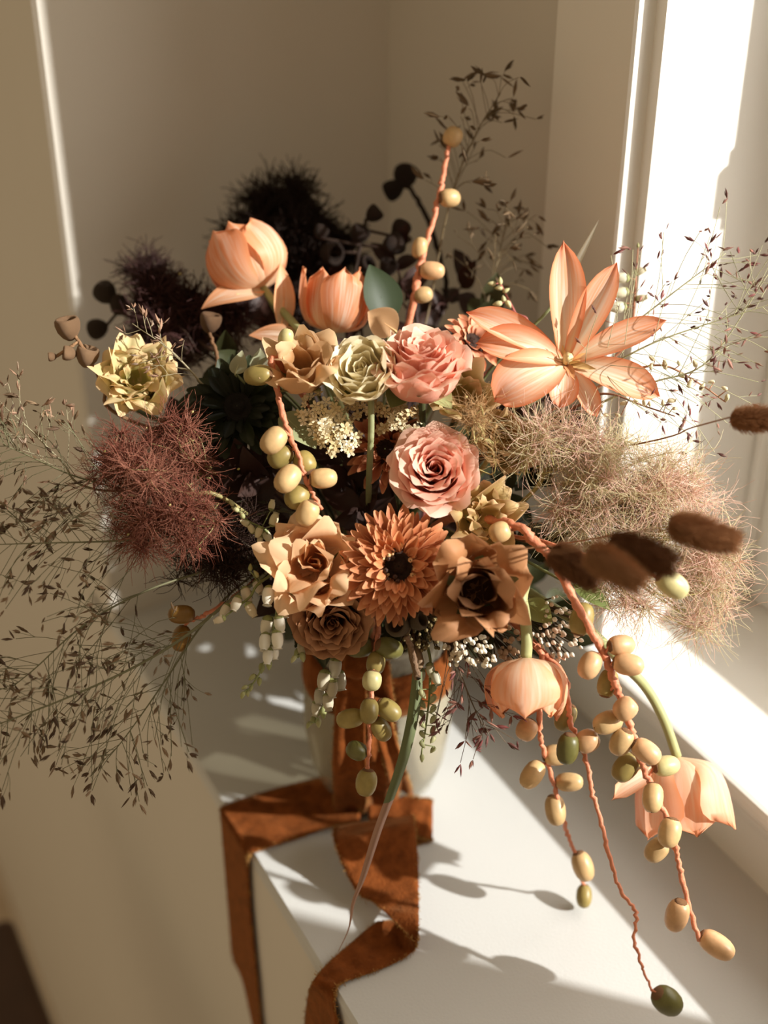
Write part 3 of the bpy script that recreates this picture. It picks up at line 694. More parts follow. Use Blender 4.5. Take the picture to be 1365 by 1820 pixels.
LOOSE = [(0.10, 0.80, 2, 1.7, 0.2), (0.24, 0.88, 3, 1.45, 0.5), (0.42, 0.95, 3, 1.35, 0.9), (0.62, 0.95, 4, 1.15, 1.3), (0.78, 0.80, 4, 1.05, 1.8)]
HOLLOW = [(0.36, 0.95, 3, 1.4, 0.5), (0.56, 1.0, 4, 1.2, 1.1), (0.76, 0.85, 4, 1.1, 1.7)]
rose('lisianthus', 'peach-tan ruffled bloom left of the small cream bloom', PX(548, 682, 0.975), VD(-0.15, 0.62, 0.77), 0.0270, (0.46, 0.23, 0.085), (0.76, 0.49, 0.26), 'ruffled blooms', seed=4, ruf=0.0055, mname='ruffle', layers=HOLLOW, tilt=0.14, hscale=1.15, stem_col=(0.10, 0.11, 0.05))
rose('ranunculus', 'cream and pale green ruffled bloom on a thin green stem', PX(652, 676, 0.966), VD(-0.22, 0.40, 0.90), 0.0235, (0.74, 0.62, 0.32), (0.94, 0.85, 0.60), 'ruffled blooms', seed=8, ruf=0.0030, mname='cream', hscale=1.15,
     layers=[(0.10, 0.80, 3, 1.6, 0.0), (0.24, 0.86, 3, 1.5, 0.0), (0.40, 0.95, 4, 1.3, 0.1), (0.58, 1.0, 4, 1.2, 0.2), (0.76, 1.0, 5, 1.05, 0.35), (0.90, 0.92, 5, 1.0, 0.45), (0.98, 0.75, 4, 1.0, 0.6)],
     custom_stem=[PX(652, 676, 0.966), PX(659, 705, 0.964), PX(660, 760, 0.965), PX(658, 805, 0.972), PX(655, 900, 1.02), vase_pt(0.17)], stem_col=(0.26, 0.27, 0.13))
rose('lisianthus', 'large peach ruffled bloom left of the rust chrysanthemum', PX(560, 1005, 0.975), VD(-0.05, 0.12, 1), 0.0330, (0.62, 0.28, 0.10), (0.90, 0.60, 0.37), 'ruffled blooms', seed=12, ruf=0.0065, mname='ruffle', layers=LOOSE, tilt=0.14, stem_col=(0.10, 0.11, 0.05))
rose('lisianthus', 'wilted brown ruffled bloom right of the rust chrysanthemum', PX(850, 1052, 0.945), VD(0.0, 0.15, 1), 0.0320, (0.10, 0.035, 0.012), (0.46, 0.21, 0.085), 'ruffled blooms', seed=23, ruf=0.0080, mname='dusk', layers=HOLLOW, tilt=0.16, hscale=1.15, stem_col=(0.10, 0.11, 0.05))
ruffled('lisianthus', 'olive-gold crumpled bloom below right of the central pink rose', PX(850, 930, 0.972), VD(0.3, 0.25, 0.9), 0.0210, ((0.42, 0.26, 0.08), (0.52, 0.36, 0.13)), seed=31, ruf=0.006, group='ruffled blooms', open_=0.7, layers=2)
ruffled('carnation', 'yellow-green frilled bloom half in shade at far left', PX(245, 690, 1.02), VD(0.15, 0.35, 0.9), 0.0270, ((0.52, 0.44, 0.14), (0.70, 0.64, 0.32)), seed=41, ruf=0.006, group='ruffled blooms', open_=0.55, layers=4, n=6)
ruffled('lisianthus', 'olive-yellow bloom behind the centre, between the two pink roses', PX(815, 725, 1.0), VD(0.2, 0.5, 0.8), 0.0235, ((0.36, 0.28, 0.07), (0.50, 0.40, 0.14)), seed=44, ruf=0.004, group='ruffled blooms', open_=0.5, layers=2)
ruffled('lisianthus', 'golden-brown bloom in shade right of the central pink rose', PX(885, 790, 1.01), VD(0.3, 0.2, 0.9), 0.0225, ((0.34, 0.20, 0.05), (0.46, 0.30, 0.09)), seed=46, ruf=0.004, group='ruffled blooms', open_=0.4, layers=2)

CORAL = (0.84, 0.36, 0.17)
tulip('tulip', 'peach tulip at upper left, leaning on a pale stem', PX(468, 512, 1.085), VD(-0.45, 0.78, -0.10), 0.0530, 0.0315, CORAL, seed=2, n=8, pw=0.88, openness=0.16, group='peach tulips', stem=[PX(468, 512, 1.085), PX(490, 540, 1.075), PX(525, 578, 1.06), PX(570, 640, 1.05), Vector((VX, VY, 0.27)), vase_pt(0.05)], roll=0.4)
tulip('tulip', 'upright coral tulip behind the cream bloom, beside a dark leaf', PX(592, 592, 1.07), VD(0.10, 0.93, 0.05), 0.0500, 0.0280, (0.78, 0.25, 0.085), seed=6, n=8, pw=0.72, openness=0.40, group='peach tulips', roll=0.9)
tulip('tulip', 'pale peach tulip hanging upside down below the brown bloom', PX(935, 1168, 0.965), VD(0.0, -0.97, 0.12), 0.0440, 0.0285, (0.88, 0.48, 0.28), seed=7, openness=0.25, group='peach tulips',
      stem=[PX(935, 1168, 0.965), PX(936, 1130, 0.965), PX(928, 1070, 0.972), PX(905, 1000, 0.99), Vector((VX, VY, 0.26)), vase_pt(0.05)], roll=0.2, stem_r=0.0042)
droop = tulip('tulip', 'pale pink tulip drooping over the ledge at lower right', PX(1203, 1345, 1.03), VD(0.10, -0.96, 0.10), 0.0560, 0.0335, (0.88, 0.50, 0.33), seed=10, openness=0.5, group='peach tulips',
      stem=[PX(1203, 1345, 1.03), PX(1180, 1280, 1.025), PX(1150, 1225, 1.02), PX(1112, 1185, 1.01), PX(1000, 1090, 1.0), Vector((VX+0.02, VY-0.01, 0.25)), vase_pt(0.05)], roll=1.0, stem_r=0.0038)

def splayed_petal():
    a, b = PX(1196, 1362, 1.03), PX(1086, 1428, 1.01); Mi = droop.matrix_basis.inverted(); x = (b-a); L = x.length; x.normalize(); zz = VD(-0.3, 0.5, 0.8); zz = (zz-zz.dot(x)*x).normalized(); y = zz.cross(x)
    Mw = T(a) @ Matrix(((x.x, y.x, zz.x, 0), (x.y, y.y, zz.y, 0), (x.z, y.z, zz.z, 0), (0, 0, 0, 1)))
    link('petal', petal_mesh('petal', 'tulip', L*1.04, 0.0085, (0.5, 0.1, -0.4), wprof='obov', rnd_top=0.05, cup=0.5, ns=7, nt=10), droop, Mi @ Mw, (0.88, 0.50, 0.33))
splayed_petal()
# wide open tulip: petals spread in all directions
def open_tulip():
    c = PX(1003, 648, 0.985); ax = VD(0.05, 0.25, 0.96)
    t = thing('tulip', 'wide open orange and white tulip with spread pointed petals, upper right', 'flower', frame(c, ax), 'peach tulips')
    Mi = t.matrix_basis.inverted().to_3x3()
    spec = [(985, 452, 0.5, .0155, (1.0, .75, .5, .4)), (1086, 488, 0.35, .0135, (1.0, .8, .55, .2)), (1162, 592, 0.35, .0120, (.7, .4, .3, .2)), (1150, 706, 0.2, .0155, (.5, .15, -.1, -.25)),
            (1052, 732, -0.1, .0095, (.3, -.1, -.4, -.5)), (992, 722, 0.5, .0125, (.2, .3, -.2, -.8)), (880, 722, 0.65, .0225, (.7, .35, -.2, -.9)), (852, 628, 0.3, .0165, (.7, .4, .0, -.4)), (842, 578, 0.0, .0135, (.5, .3, .1, -.2))]
    for i, (u, v, bb, W, th) in enumerate(spec):
        dx, dy = u-1003, -(v-648); L = math.hypot(dx, dy)*0.985/F_PX*1.12
        dl = Mi @ VD(dx, dy, 0); a = atan2(dl.y, dl.x)
        me = petal_mesh('petal', 'tulip_open', L, W*1.2, th, wprof='obovp', rnd_top=0.02, cup=0.50, ruf=0.0012, rk=1.5, ns=11, nt=13, seed=300+i)
        link('petal', me, t, RZ(a) @ T((0.002, 0, 0.0007*i)), (0.90, 0.48, 0.28))
    st = petal_mesh('stamen', 'plain', 0.026, 0.0030, (0.9, 0.5, 0.3, 0.6), wprof='lance', rnd_top=0, cup=0.6, ns=3, nt=6)
    for k in range(7): link('stamen', st, t, RZ(0.2+0.95*k) @ RY(-0.1*(k % 3)), (0.62, 0.28, 0.12) if k % 2 else (0.80, 0.52, 0.22))
    link('pistil', lathe('pistil', [(0.0003, 0), (0.003, 0.001), (0.0025, 0.013), (0.004, 0.015), (0.0003, 0.017)], 'plain', 8), t, None, (0.75, 0.60, 0.30))
    stem_part(t, stem_path(c, ax), 0.003, (0.30, 0.30, 0.12))
open_tulip()

RUST, RUSTD = (0.72, 0.26, 0.10), (0.40, 0.095, 0.028)
mum('chrysanthemum', 'rust-orange chrysanthemum with a dark open centre, front of the bouquet', PX(708, 1006, 0.955), VD(0.0, 0.02, 1), 0.0425, RUST, RUSTD, seed=2, group='chrysanthemums')
mum('chrysanthemum', 'rust chrysanthemum with spoon petals, half hidden left of the central pink rose', PX(690, 800, 1.01), VD(-0.35, 0.1, 0.9), 0.0340, (0.52, 0.15, 0.06), (0.40, 0.09, 0.04), seed=3, group='chrysanthemums', rings=((1.0, 18, 0.2), (0.9, 18, 0.5), (0.7, 14, 0.8), (0.45, 10, 1.1)), disc=False, pw=0.10)
mum('dahlia', 'peach dahlia half hidden behind the upper pink rose', PX(838, 610, 1.03), VD(0.35, 0.45, 0.8), 0.0260, (0.82, 0.42, 0.28), (0.72, 0.28, 0.16), seed=5, rings=((1.0, 14, 0.1), (0.85, 14, 0.5), (0.6, 10, 0.9)), disc=False, pw=0.13, group='chrysanthemums')
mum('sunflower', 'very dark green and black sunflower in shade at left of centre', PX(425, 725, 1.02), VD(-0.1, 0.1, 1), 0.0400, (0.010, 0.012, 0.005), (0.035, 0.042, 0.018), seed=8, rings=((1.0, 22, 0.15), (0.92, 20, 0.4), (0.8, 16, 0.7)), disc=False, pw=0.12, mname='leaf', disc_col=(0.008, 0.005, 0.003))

# ---- fruit strands
strand('speckled tan fruit on a coral stem hanging at left of centre', [(490, 640, .965), (494, 700, .962), (510, 760, .958), (530, 810, .955), (546, 860, .953), (572, 905, .955)],
       [(459, 667, 52, 37, 4, OLV), (486, 783, 52, 42, 50, TAN, -.012), (498, 812, 46, 40, 30, OLV, .006), (541, 822, 42, 40, -60, OLV, .008), (511, 851, 54, 42, 52, TAN, -.014), (575, 850, 48, 37, 4, TAN, -.002), (528, 883, 46, 42, 45, OLV, .002), (546, 912, 46, 40, 60, TAN, -.012), (508, 600, 32, 27, 70, PALE, .0)], seed=1)
strand('tall coral stem of round tan fruit rising above the bouquet', [(735, 535, 1.06), (742, 490, 1.065), (756, 440, 1.07), (775, 370, 1.075), (788, 310, 1.08), (797, 258, 1.085)],
       [(805, 243, 36, 34, 60, TAN, 0), (799, 352, 38, 33, 5, TAN, 0), (746, 441, 38, 28, 80, TAN, 0), (768, 481, 44, 33, -5, PEACH, -.006), (752, 524, 34, 30, 10, TAN, .0)], seed=2, r=(0.0028, 0.0018))
strand('longest coral strand of tan fruit trailing down the right side', [(905, 932, .955), (950, 962, .945), (985, 1000, .94), (1012, 1050, .94), (1050, 1120, .945), (1075, 1165, .948), (1090, 1210, .95), (1110, 1260, .955), (1126, 1312, .96), (1146, 1370, .965), (1170, 1420, .97), (1196, 1480, .975), (1206, 1535, .978), (1222, 1600, .98), (1243, 1672, .98)],
       [(888, 946, 38, 38, 20, TAN), (1034, 1100, 58, 42, 75, OLV, .008), (1104, 1147, 50, 38, 2, PEACH, .0), (1117, 1181, 54, 40, -8, PEACH, -.008), (1048, 1183, 50, 40, 60, PEACH, -.004), (1080, 1214, 50, 36, 75, OLV, .010),
        (1111, 1260, 43, 42, 40, PEACH, -.010), (1080, 1284, 54, 41, 18, TAN, .0), (1104, 1319, 50, 40, 65, TAN, -.006), (1149, 1336, 54, 40, -35, PEACH, -.010), (1184, 1361, 50, 37, 4, PALE, .004), (1112, 1364, 56, 42, 50, OLV, .008),
        (1160, 1418, 52, 38, 80, TAN, -.008), (1190, 1480, 52, 41, 75, TAN, -.006), (1167, 1511, 48, 38, 50, TAN, .006), (1203, 1627, 60, 42, 78, PEACH, -.002), (1274, 1680, 66, 42, -32, PEACH, .0), ], seed=3, r=(0.0034, 0.0018))
strand('thin coral strand with its tip fruit resting on the ledge', [(952, 1150, .985), (957, 1225, .99), (960, 1300, 1.0), (970, 1345, 1.01), (986, 1400, 1.025), (996, 1440, 1.04), (1011, 1490, 1.062), (1023, 1520, 1.075), (1038, 1572, 1.098)],
       [(936, 1297, 40, 38, 60, PEACH, -.004), (988, 1342, 46, 38, 0, TAN, .004), (946, 1377, 54, 38, 50, TAN, -.002), (1012, 1390, 48, 34, 2, TAN, -.002), (987, 1440, 54, 37, -82, TAN, -.006), (1036, 1540, 54, 37, -70, TAN, -.002), (1038, 1593, 40, 28, 86, OLV, .004)], seed=4, r=(0.0022, 0.0013))
strand('long thin coral strand ending in one dark green fruit', [(985, 1180, .985), (1008, 1240, .975), (1016, 1290, .97), (1040, 1345, .965), (1051, 1400, .96), (1068, 1460, .955), (1086, 1530, .95), (1104, 1585, .945), (1131, 1622, .942), (1127, 1665, .938), (1140, 1715, .934), (1158, 1760, .93)],
       [(1005, 1275, 50, 36, 65, OLV, .008), (1009, 1331, 56, 40, 82, GRN, -.006), (1044, 1317, 43, 42, 30, PEACH, -.004), (1186, 1779, 62, 48, -42, GRN, 0)], seed=5, r=(0.0022, 0.0009))
strand('cluster of shaded olive fruit hanging in front of the vase', [(672, 1110, .985), (668, 1150, .982), (662, 1200, .98), (658, 1260, .98), (656, 1330, .985), (650, 1378, .99)],
       [(640, 1150, 50, 38, 10, GRN), (692, 1152, 50, 38, -20, GRN), (668, 1178, 40, 34, 80, OLV, -.006), (661, 1210, 36, 35, 80, PALE, -.014), (656, 1264, 44, 34, 85, OLV, -.014), (691, 1262, 48, 36, -35, OLV, -.004), (622, 1277, 48, 35, 12, OLV, -.006), (677, 1296, 46, 34, -58, OLV, .0), (634, 1334, 38, 34, -30, GRN), (651, 1391, 48, 38, 82, OLV, 0)], seed=6, r=(0.002, 0.0014))
strand('single pale green fruit on a coral stalk beside the bunny tails', [(1040, 985, .93), (1100, 1000, .915), (1150, 1016, .905), (1168, 1026, .90)], [(1195, 1039, 62, 45, -35, PALE, 0)], seed=7, r=(0.0014, 0.001))

# ---- fluffy tails
def tstem(u, v, d): return [PX(u, v, d), PX(u-70, v+6, d+0.03), PX(940, 965, 0.99), Vector((VX, VY, 0.28)), vase_pt(0.06)]
BR = (0.34, 0.15, 0.06)
bunny_tail('brown fluffy grass head, alone at the far right edge', PX(1345, 745, 0.90), VD(1, 0.0, 0.1), 0.036, 0.0080, BR, 1, [PX(1300, 741, .90), PX(1230, 760, .93), PX(1130, 790, 0.97), Vector((VX, VY, 0.30)), vase_pt(0.06)])
bunny_tail('brown fluffy grass head, upper right of the close group, over pink smoke plume', PX(1243, 946, 0.83), VD(1, -0.28, 0.1), 0.041, 0.0098, BR, 2, tstem(1188, 940, 0.83))
bunny_tail('dark brown fluffy grass head touching the pale green fruit', PX(1130, 984, 0.80), VD(1, -0.30, 0.1), 0.0385, 0.0105, (0.20, 0.08, 0.03), 3, tstem(1075, 965, 0.80))
bunny_tail('paler brown blurred grass head, second from left in the group', PX(1085, 1004, 0.77), VD(1, -0.62, 0.2), 0.0335, 0.0088, (0.48, 0.24, 0.11), 4, tstem(1040, 975, 0.77))
bunny_tail('brown fluffy grass head crossing the coral strand, leftmost of the group', PX(1014, 1002, 0.85), VD(1, -0.72, 0.1), 0.0325, 0.0094, (0.24, 0.10, 0.04), 5, tstem(980, 970, 0.85))

# ---- smoke bush plumes
smoke_bush('reddish-brown smoke bush plume at left', [(265, 865, .965, 105), (210, 820, .97, 80), (325, 925, .96, 85), (250, 935, .965, 60), (315, 800, .975, 75)], (0.26, 0.08, 0.05), 130, 36, (0.010, 0.026), 1, col2=(0.42, 0.17, 0.11), root_px=(420, 900, 1.0))
smoke_bush('hazy olive and pink smoke bush plume at right', [(1010, 780, .975, 62), (1075, 845, .975, 100), (1170, 890, .99, 110), (1240, 990, .995, 95), (1130, 1020, .985, 100), (1040, 925, .98, 85), (1245, 1085, 1.0, 60), (950, 785, .965, 40)], (0.86, 0.60, 0.48), 215, 32, (0.014, 0.034), 2, stem_col=(0.42, 0.36, 0.14), r=0.00020, col2=(0.74, 0.64, 0.40), root_px=(920, 900, 1.0), curl=0.8)
smoke_bush('small wispy tuft between the open tulip and central rose', [(840, 735, .95, 32), (870, 800, .95, 30)], (0.55, 0.34, 0.16), 12, 24, (0.008, 0.022), 3, stem_col=(0.42, 0.36, 0.14), r=0.00016, root_px=(860, 830, .99), curl=1.0, tips=4)
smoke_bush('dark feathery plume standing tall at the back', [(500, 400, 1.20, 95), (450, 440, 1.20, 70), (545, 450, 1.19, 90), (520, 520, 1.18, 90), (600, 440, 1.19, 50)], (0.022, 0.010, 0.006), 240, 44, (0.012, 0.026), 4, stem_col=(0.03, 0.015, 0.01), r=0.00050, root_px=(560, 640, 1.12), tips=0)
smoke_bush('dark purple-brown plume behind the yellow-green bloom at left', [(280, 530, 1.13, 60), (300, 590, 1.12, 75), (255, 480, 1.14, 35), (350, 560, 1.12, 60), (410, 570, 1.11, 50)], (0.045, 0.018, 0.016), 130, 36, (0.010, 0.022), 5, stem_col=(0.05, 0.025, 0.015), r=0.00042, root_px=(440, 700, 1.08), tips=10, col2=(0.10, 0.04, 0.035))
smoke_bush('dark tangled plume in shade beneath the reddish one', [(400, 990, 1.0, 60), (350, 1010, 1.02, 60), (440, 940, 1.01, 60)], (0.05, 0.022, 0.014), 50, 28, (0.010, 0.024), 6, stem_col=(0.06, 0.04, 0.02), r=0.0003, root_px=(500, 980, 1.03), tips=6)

# ---- grass plumes
DK = [(0.12, 0.07, 0.035), (0.17, 0.105, 0.055), (0.26, 0.17, 0.10), (0.09, 0.05, 0.028)]
LT = [(0.34, 0.20, 0.13), (0.22, 0.12, 0.07), (0.42, 0.30, 0.22)]
PR = [(0.20, 0.06, 0.055), (0.32, 0.15, 0.11), (0.13, 0.05, 0.04)]
GS = (0.16, 0.15, 0.08)
plume('airy brown grass plume sweeping lowest at left', [(440, 1045, .99), (330, 1130, .965), (240, 1185, .955), (120, 1240, .94), (-10, 1290, .93)], 44, 0.075, 0.9, DK, GS, seed=1, stem_r=0.0013)
plume('airy brown grass plume reaching straight left across the wall', [(400, 930, 1.0), (290, 955, .97), (190, 962, .955), (90, 965, .945), (-10, 968, .94)], 40, 0.070, 0.9, DK, GS, seed=2, stem_r=0.0010)
plume('airy brown grass plume pointing up left of the reddish plume', [(330, 900, 1.0), (220, 870, .98), (130, 845, .97), (40, 805, .965), (5, 790, .96)], 34, 0.062, 0.9, DK+LT[:1], GS, seed=3)
plume('loose brown grass plume drooping over the shaded ledge edge', [(440, 1030, 1.02), (360, 1110, .995), (300, 1200, .985), (230, 1300, .975), (190, 1350, .97)], 34, 0.060, 0.9, DK, GS, seed=4, droop=0.4)
plume('second low brown grass plume beneath the straight one', [(380, 1010, 1.0), (260, 1050, .975), (150, 1110, .96), (60, 1190, .95), (10, 1230, .95)], 36, 0.072, 1.0, DK, GS, seed=5)
plume('fine purple-seeded grass plume crossing the bright window at right', [(1010, 680, .99), (1080, 650, .975), (1165, 608, .965), (1260, 575, .96), (1380, 538, .955)], 40, 0.074, 1.1, PR, (0.34, 0.32, 0.18), size=0.0075, per=(1, 3), seed=6, droop=0.05, t0=0.1)
plume('fine purple-seeded grass plume rising behind the open tulip', [(1030, 650, 1.02), (1120, 580, 1.01), (1210, 510, 1.0), (1290, 450, .995)], 20, 0.070, 1.0, PR, (0.34, 0.32, 0.18), size=0.0075, per=(1, 3), seed=7, droop=0.0)
plume('fine purple-seeded grass plume at the right edge above the lone fluffy head', [(1060, 720, 1.0), (1160, 680, .985), (1260, 640, .975), (1370, 480, .965)], 20, 0.065, 1.0, PR+LT[:1], (0.34, 0.32, 0.18), size=0.0075, per=(1, 3), seed=8, droop=0.05)
plume('blurred grass plume silhouetted against the back corner', [(760, 560, 1.12), (790, 400, 1.11), (815, 310, 1.10), (850, 230, 1.09), (890, 165, 1.08)], 34, 0.058, 0.8, [(0.11, 0.07, 0.035), (0.15, 0.095, 0.05)], (0.17, 0.12, 0.06), size=0.014, seed=9, droop=0.35, t0=0.35, per=(1, 2))
plume('blurred shorter grass plume behind the open tulip', [(850, 600, 1.1), (870, 520, 1.11), (890, 440, 1.11), (900, 390, 1.10)], 26, 0.055, 0.8, [(0.11, 0.07, 0.035), (0.15, 0.095, 0.05)], (0.17, 0.12, 0.06), size=0.012, seed=10, droop=0.5, per=(1, 3))
plume('short purple grass spray hanging left of the upside-down tulip', [(790, 1130, .98), (812, 1180, .97), (835, 1240, .965), (862, 1300, .965)], 22, 0.040, 0.9, PR, (0.12, 0.08, 0.05), size=0.0085, seed=11, droop=0.5, t0=0.1)
plume('small grass spray sunlit in front of the dark purple-brown plume', [(380, 700, 1.02), (340, 660, 1.01), (300, 620, 1.0), (235, 575, .99)], 14, 0.032, 0.9, LT, (0.3, 0.25, 0.15), size=0.008, seed=12, droop=0.1)
plume('small pale grass spray at upper left edge of the left plumes', [(170, 870, .99), (110, 820, .98), (50, 760, .975), (10, 725, .97)], 14, 0.040, 0.8, LT+DK[:1], (0.3, 0.26, 0.16), size=0.009, seed=13, droop=0.0)

# ---- bell flower sprays
bells('white bell flower spray hanging, sunlit, below the peach ruffled bloom', [(505, 1040, .965), (490, 1100, .962), (478, 1150, .962), (462, 1195, .965), (435, 1235, .968)],
      [(477, 1058, 34, 'b', -95), (503, 1078, 36, 'b', -85), (497, 1108, 30, 'b', -80), (474, 1112, 34, 'b', -100), (471, 1140, 32, 'b', -95), (493, 1136, 32, 'b', -85), (476, 1165, 28, 'b', -95), (487, 1158, 26, 'b', -85), (478, 1182, 20, 'g', -90), (465, 1188, 20, 'g', -95), (461, 1212, 16, 'g', -90), (448, 1204, 16, 'g', -140), (446, 1222, 15, 'g', -95), (440, 1232, 14, 'g', -80), (431, 1236, 15, 'g', -110), (434, 1222, 13, 'g', -150)], seed=1)
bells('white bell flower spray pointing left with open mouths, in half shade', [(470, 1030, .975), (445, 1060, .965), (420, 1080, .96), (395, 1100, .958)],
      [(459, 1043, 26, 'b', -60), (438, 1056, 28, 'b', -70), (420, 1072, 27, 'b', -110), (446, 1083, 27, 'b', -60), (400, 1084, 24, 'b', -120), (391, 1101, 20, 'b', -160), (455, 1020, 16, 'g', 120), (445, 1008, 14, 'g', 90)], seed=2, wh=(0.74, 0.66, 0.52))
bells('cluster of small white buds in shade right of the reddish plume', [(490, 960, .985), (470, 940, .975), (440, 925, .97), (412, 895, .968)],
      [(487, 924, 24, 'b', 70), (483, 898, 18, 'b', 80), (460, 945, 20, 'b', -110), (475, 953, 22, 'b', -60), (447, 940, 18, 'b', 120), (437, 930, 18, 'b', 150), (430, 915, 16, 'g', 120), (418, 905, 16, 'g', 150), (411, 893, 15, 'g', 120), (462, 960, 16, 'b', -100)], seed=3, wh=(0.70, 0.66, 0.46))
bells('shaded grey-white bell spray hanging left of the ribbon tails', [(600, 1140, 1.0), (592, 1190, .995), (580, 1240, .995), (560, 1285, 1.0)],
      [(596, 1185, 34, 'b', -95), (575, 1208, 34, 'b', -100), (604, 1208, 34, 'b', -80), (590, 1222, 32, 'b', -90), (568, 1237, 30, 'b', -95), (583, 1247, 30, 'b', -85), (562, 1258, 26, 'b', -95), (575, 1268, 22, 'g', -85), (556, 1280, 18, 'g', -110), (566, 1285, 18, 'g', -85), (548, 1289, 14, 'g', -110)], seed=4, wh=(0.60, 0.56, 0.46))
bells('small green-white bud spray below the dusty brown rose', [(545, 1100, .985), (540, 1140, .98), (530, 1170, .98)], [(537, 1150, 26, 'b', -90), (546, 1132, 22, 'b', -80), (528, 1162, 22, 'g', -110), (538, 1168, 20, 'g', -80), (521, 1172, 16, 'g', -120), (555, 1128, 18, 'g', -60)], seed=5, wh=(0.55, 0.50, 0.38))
bells('green bud spike hanging right of the long blade leaf', [(760, 1150, .985), (764, 1220, .98), (757, 1290, .98), (748, 1345, .982)],
      [(760+(-1)**i*9, 1225+i*9, 20-i*0.4, 'g', -90+(-1)**i*-35) for i in range(13)]+[(750, 1348, 15, 'g', -90), (765, 1190, 24, 'b', -80), (748, 1200, 24, 'b', -100), (775, 1205, 24, 'b', -70)], seed=6, wh=(0.6, 0.58, 0.45), gr=(0.24, 0.25, 0.11))
bells('pale bell flower spray standing against the window jamb', [(1085, 640, 1.05), (1120, 590, 1.05), (1128, 530, 1.05), (1131, 480, 1.05), (1134, 438, 1.05)],
      [(1104, 494, 28, 'b', 180), (1103, 520, 28, 'b', 190), (1098, 546, 30, 'b', 185), (1138, 482, 20, 'b', 20), (1140, 530, 20, 'b', 10), (1066, 528, 22, 'b', 60), (1135, 572, 18, 'g', 10), (1134, 436, 9, 'g', 90), (1070, 560, 18, 'g', 90)], seed=7, stem_col=(0.36, 0.14, 0.07), wh=(0.82, 0.78, 0.62))
bells('small pink-stemmed bud spray left of the open tulip', [(930, 590, 1.05), (915, 555, 1.05), (900, 525, 1.05), (888, 500, 1.05)],
      [(874, 504, 16, 'g', 180), (889, 499, 15, 'g', 90), (886, 512, 15, 'g', 180), (900, 516, 14, 'g', 30), (884, 540, 18, 'g', 190), (895, 531, 14, 'g', 100), (904, 541, 16, 'g', -60), (891, 560, 18, 'g', 200), (908, 560, 14, 'g', 0)], seed=8, stem_col=(0.42, 0.12, 0.10), gr=(0.52, 0.48, 0.24))
bells('pale bud branch reaching right under the open tulip', [(1060, 690, 1.0), (1120, 660, .99), (1180, 650, .985), (1240, 680, .985), (1290, 715, .985)],
      [(1150+i*13+rnd.uniform(-8, 8), 640+abs(i-3)*6+rnd.uniform(-26, 26), rnd.uniform(9, 16), 'g' if i % 3 else 'b', rnd.uniform(-180, 180)) for i in range(12)], seed=9, stem_col=(0.45, 0.22, 0.12), gr=(0.74, 0.62, 0.40), wh=(0.8, 0.74, 0.56))
bells('second pale bud branch above the right smoke plume', [(1030, 720, 1.0), (1080, 700, .99), (1140, 720, .985), (1200, 740, .985)],
      [(1070+i*13+rnd.uniform(-8, 8), 715+rnd.uniform(-28, 28), rnd.uniform(9, 15), 'g' if i % 3 else 'b', rnd.uniform(-180, 180)) for i in range(11)], seed=10, stem_col=(0.25, 0.12, 0.07), gr=(0.66, 0.54, 0.34), wh=(0.8, 0.74, 0.56))

# ---- tiny clusters
berry_cluster('viburnum', 'cream cluster of tiny florets under the peach-tan bloom', [(570, 735, .975, 38), (605, 780, .97, 34), (585, 762, .972, 30), (543, 745, .98, 14)], 90, 0.0026, [(0.78, 0.66, 0.42), (0.70, 0.56, 0.30), (0.82, 0.72, 0.5)], 1, flowers=True)
berry_cluster('viburnum', 'tan cluster of tiny florets under the cream bloom', [(640, 722, .985, 26), (690, 735, .985, 34), (720, 745, .985, 26)], 70, 0.0026, [(0.55, 0.40, 0.20), (0.62, 0.46, 0.24), (0.78, 0.66, 0.42)], 2, flowers=True)
berry_cluster('bud_cluster', 'cluster of creamy white buds under the wilted brown bloom', [(825, 1142, .965, 38), (852, 1160, .965, 28), (808, 1160, .97, 22)], 62, 0.0052, [(0.74, 0.66, 0.52), (0.62, 0.50, 0.36), (0.80, 0.74, 0.62)], 3)
berry_cluster('bud_cluster', 'cluster of brownish buds left of the upside-down tulip stem', [(895, 1140, .985, 30), (905, 1165, .985, 20)], 36, 0.0050, [(0.50, 0.34, 0.22), (0.40, 0.26, 0.16)], 4)
berry_cluster('bud_cluster', 'blush bud cluster right of the upside-down tulip stem', [(985, 1095, .99, 36), (1000, 1140, .99, 32), (965, 1130, .985, 24)], 70, 0.0046, [(0.72, 0.60, 0.48), (0.66, 0.48, 0.36), (0.78, 0.70, 0.58)], 5)
berry_cluster('bud_cluster', 'dark olive seed cluster beneath the rust chrysanthemum', [(760, 1125, .98, 36), (735, 1135, .985, 26)], 60, 0.0042, [(0.16, 0.12, 0.05), (0.24, 0.18, 0.08)], 6)

# ---- seed cups
seed_cups('twig of pale brown seed cups sticking out at far left', [(215, 740, 1.02), (185, 690, 1.01), (162, 645, 1.005), (145, 615, 1.0), (125, 585, 1.0)],
          [(121, 582, 44, -0.1, 0.8, 0.35), (155, 632, 40, 0.25, 0.85, 0.3), (122, 628, 26, -0.9, 0.1, 0.3), (92, 634, 16, -1, -0.1, 0.2)], (0.52, 0.31, 0.17), 1)
seed_cups('small seed cup in front of the peach tulip at upper left', [(400, 680, 1.05), (385, 630, 1.05), (372, 590, 1.05)], [(374, 572, 38, 0.2, 0.85, 0.3)], (0.34, 0.19, 0.10), 2)
seed_cups('pair of dark hollow seed cups below the rust chrysanthemum', [(740, 1200, .96), (735, 1165, .958), (722, 1130, .955)], [(708, 1112, 42, -0.35, 0.25, 0.9), (742, 1104, 34, 0.75, 0.3, 0.6)], (0.20, 0.14, 0.08), 3, r=0.0020, dark=(0.20, 0.12, 0.07))
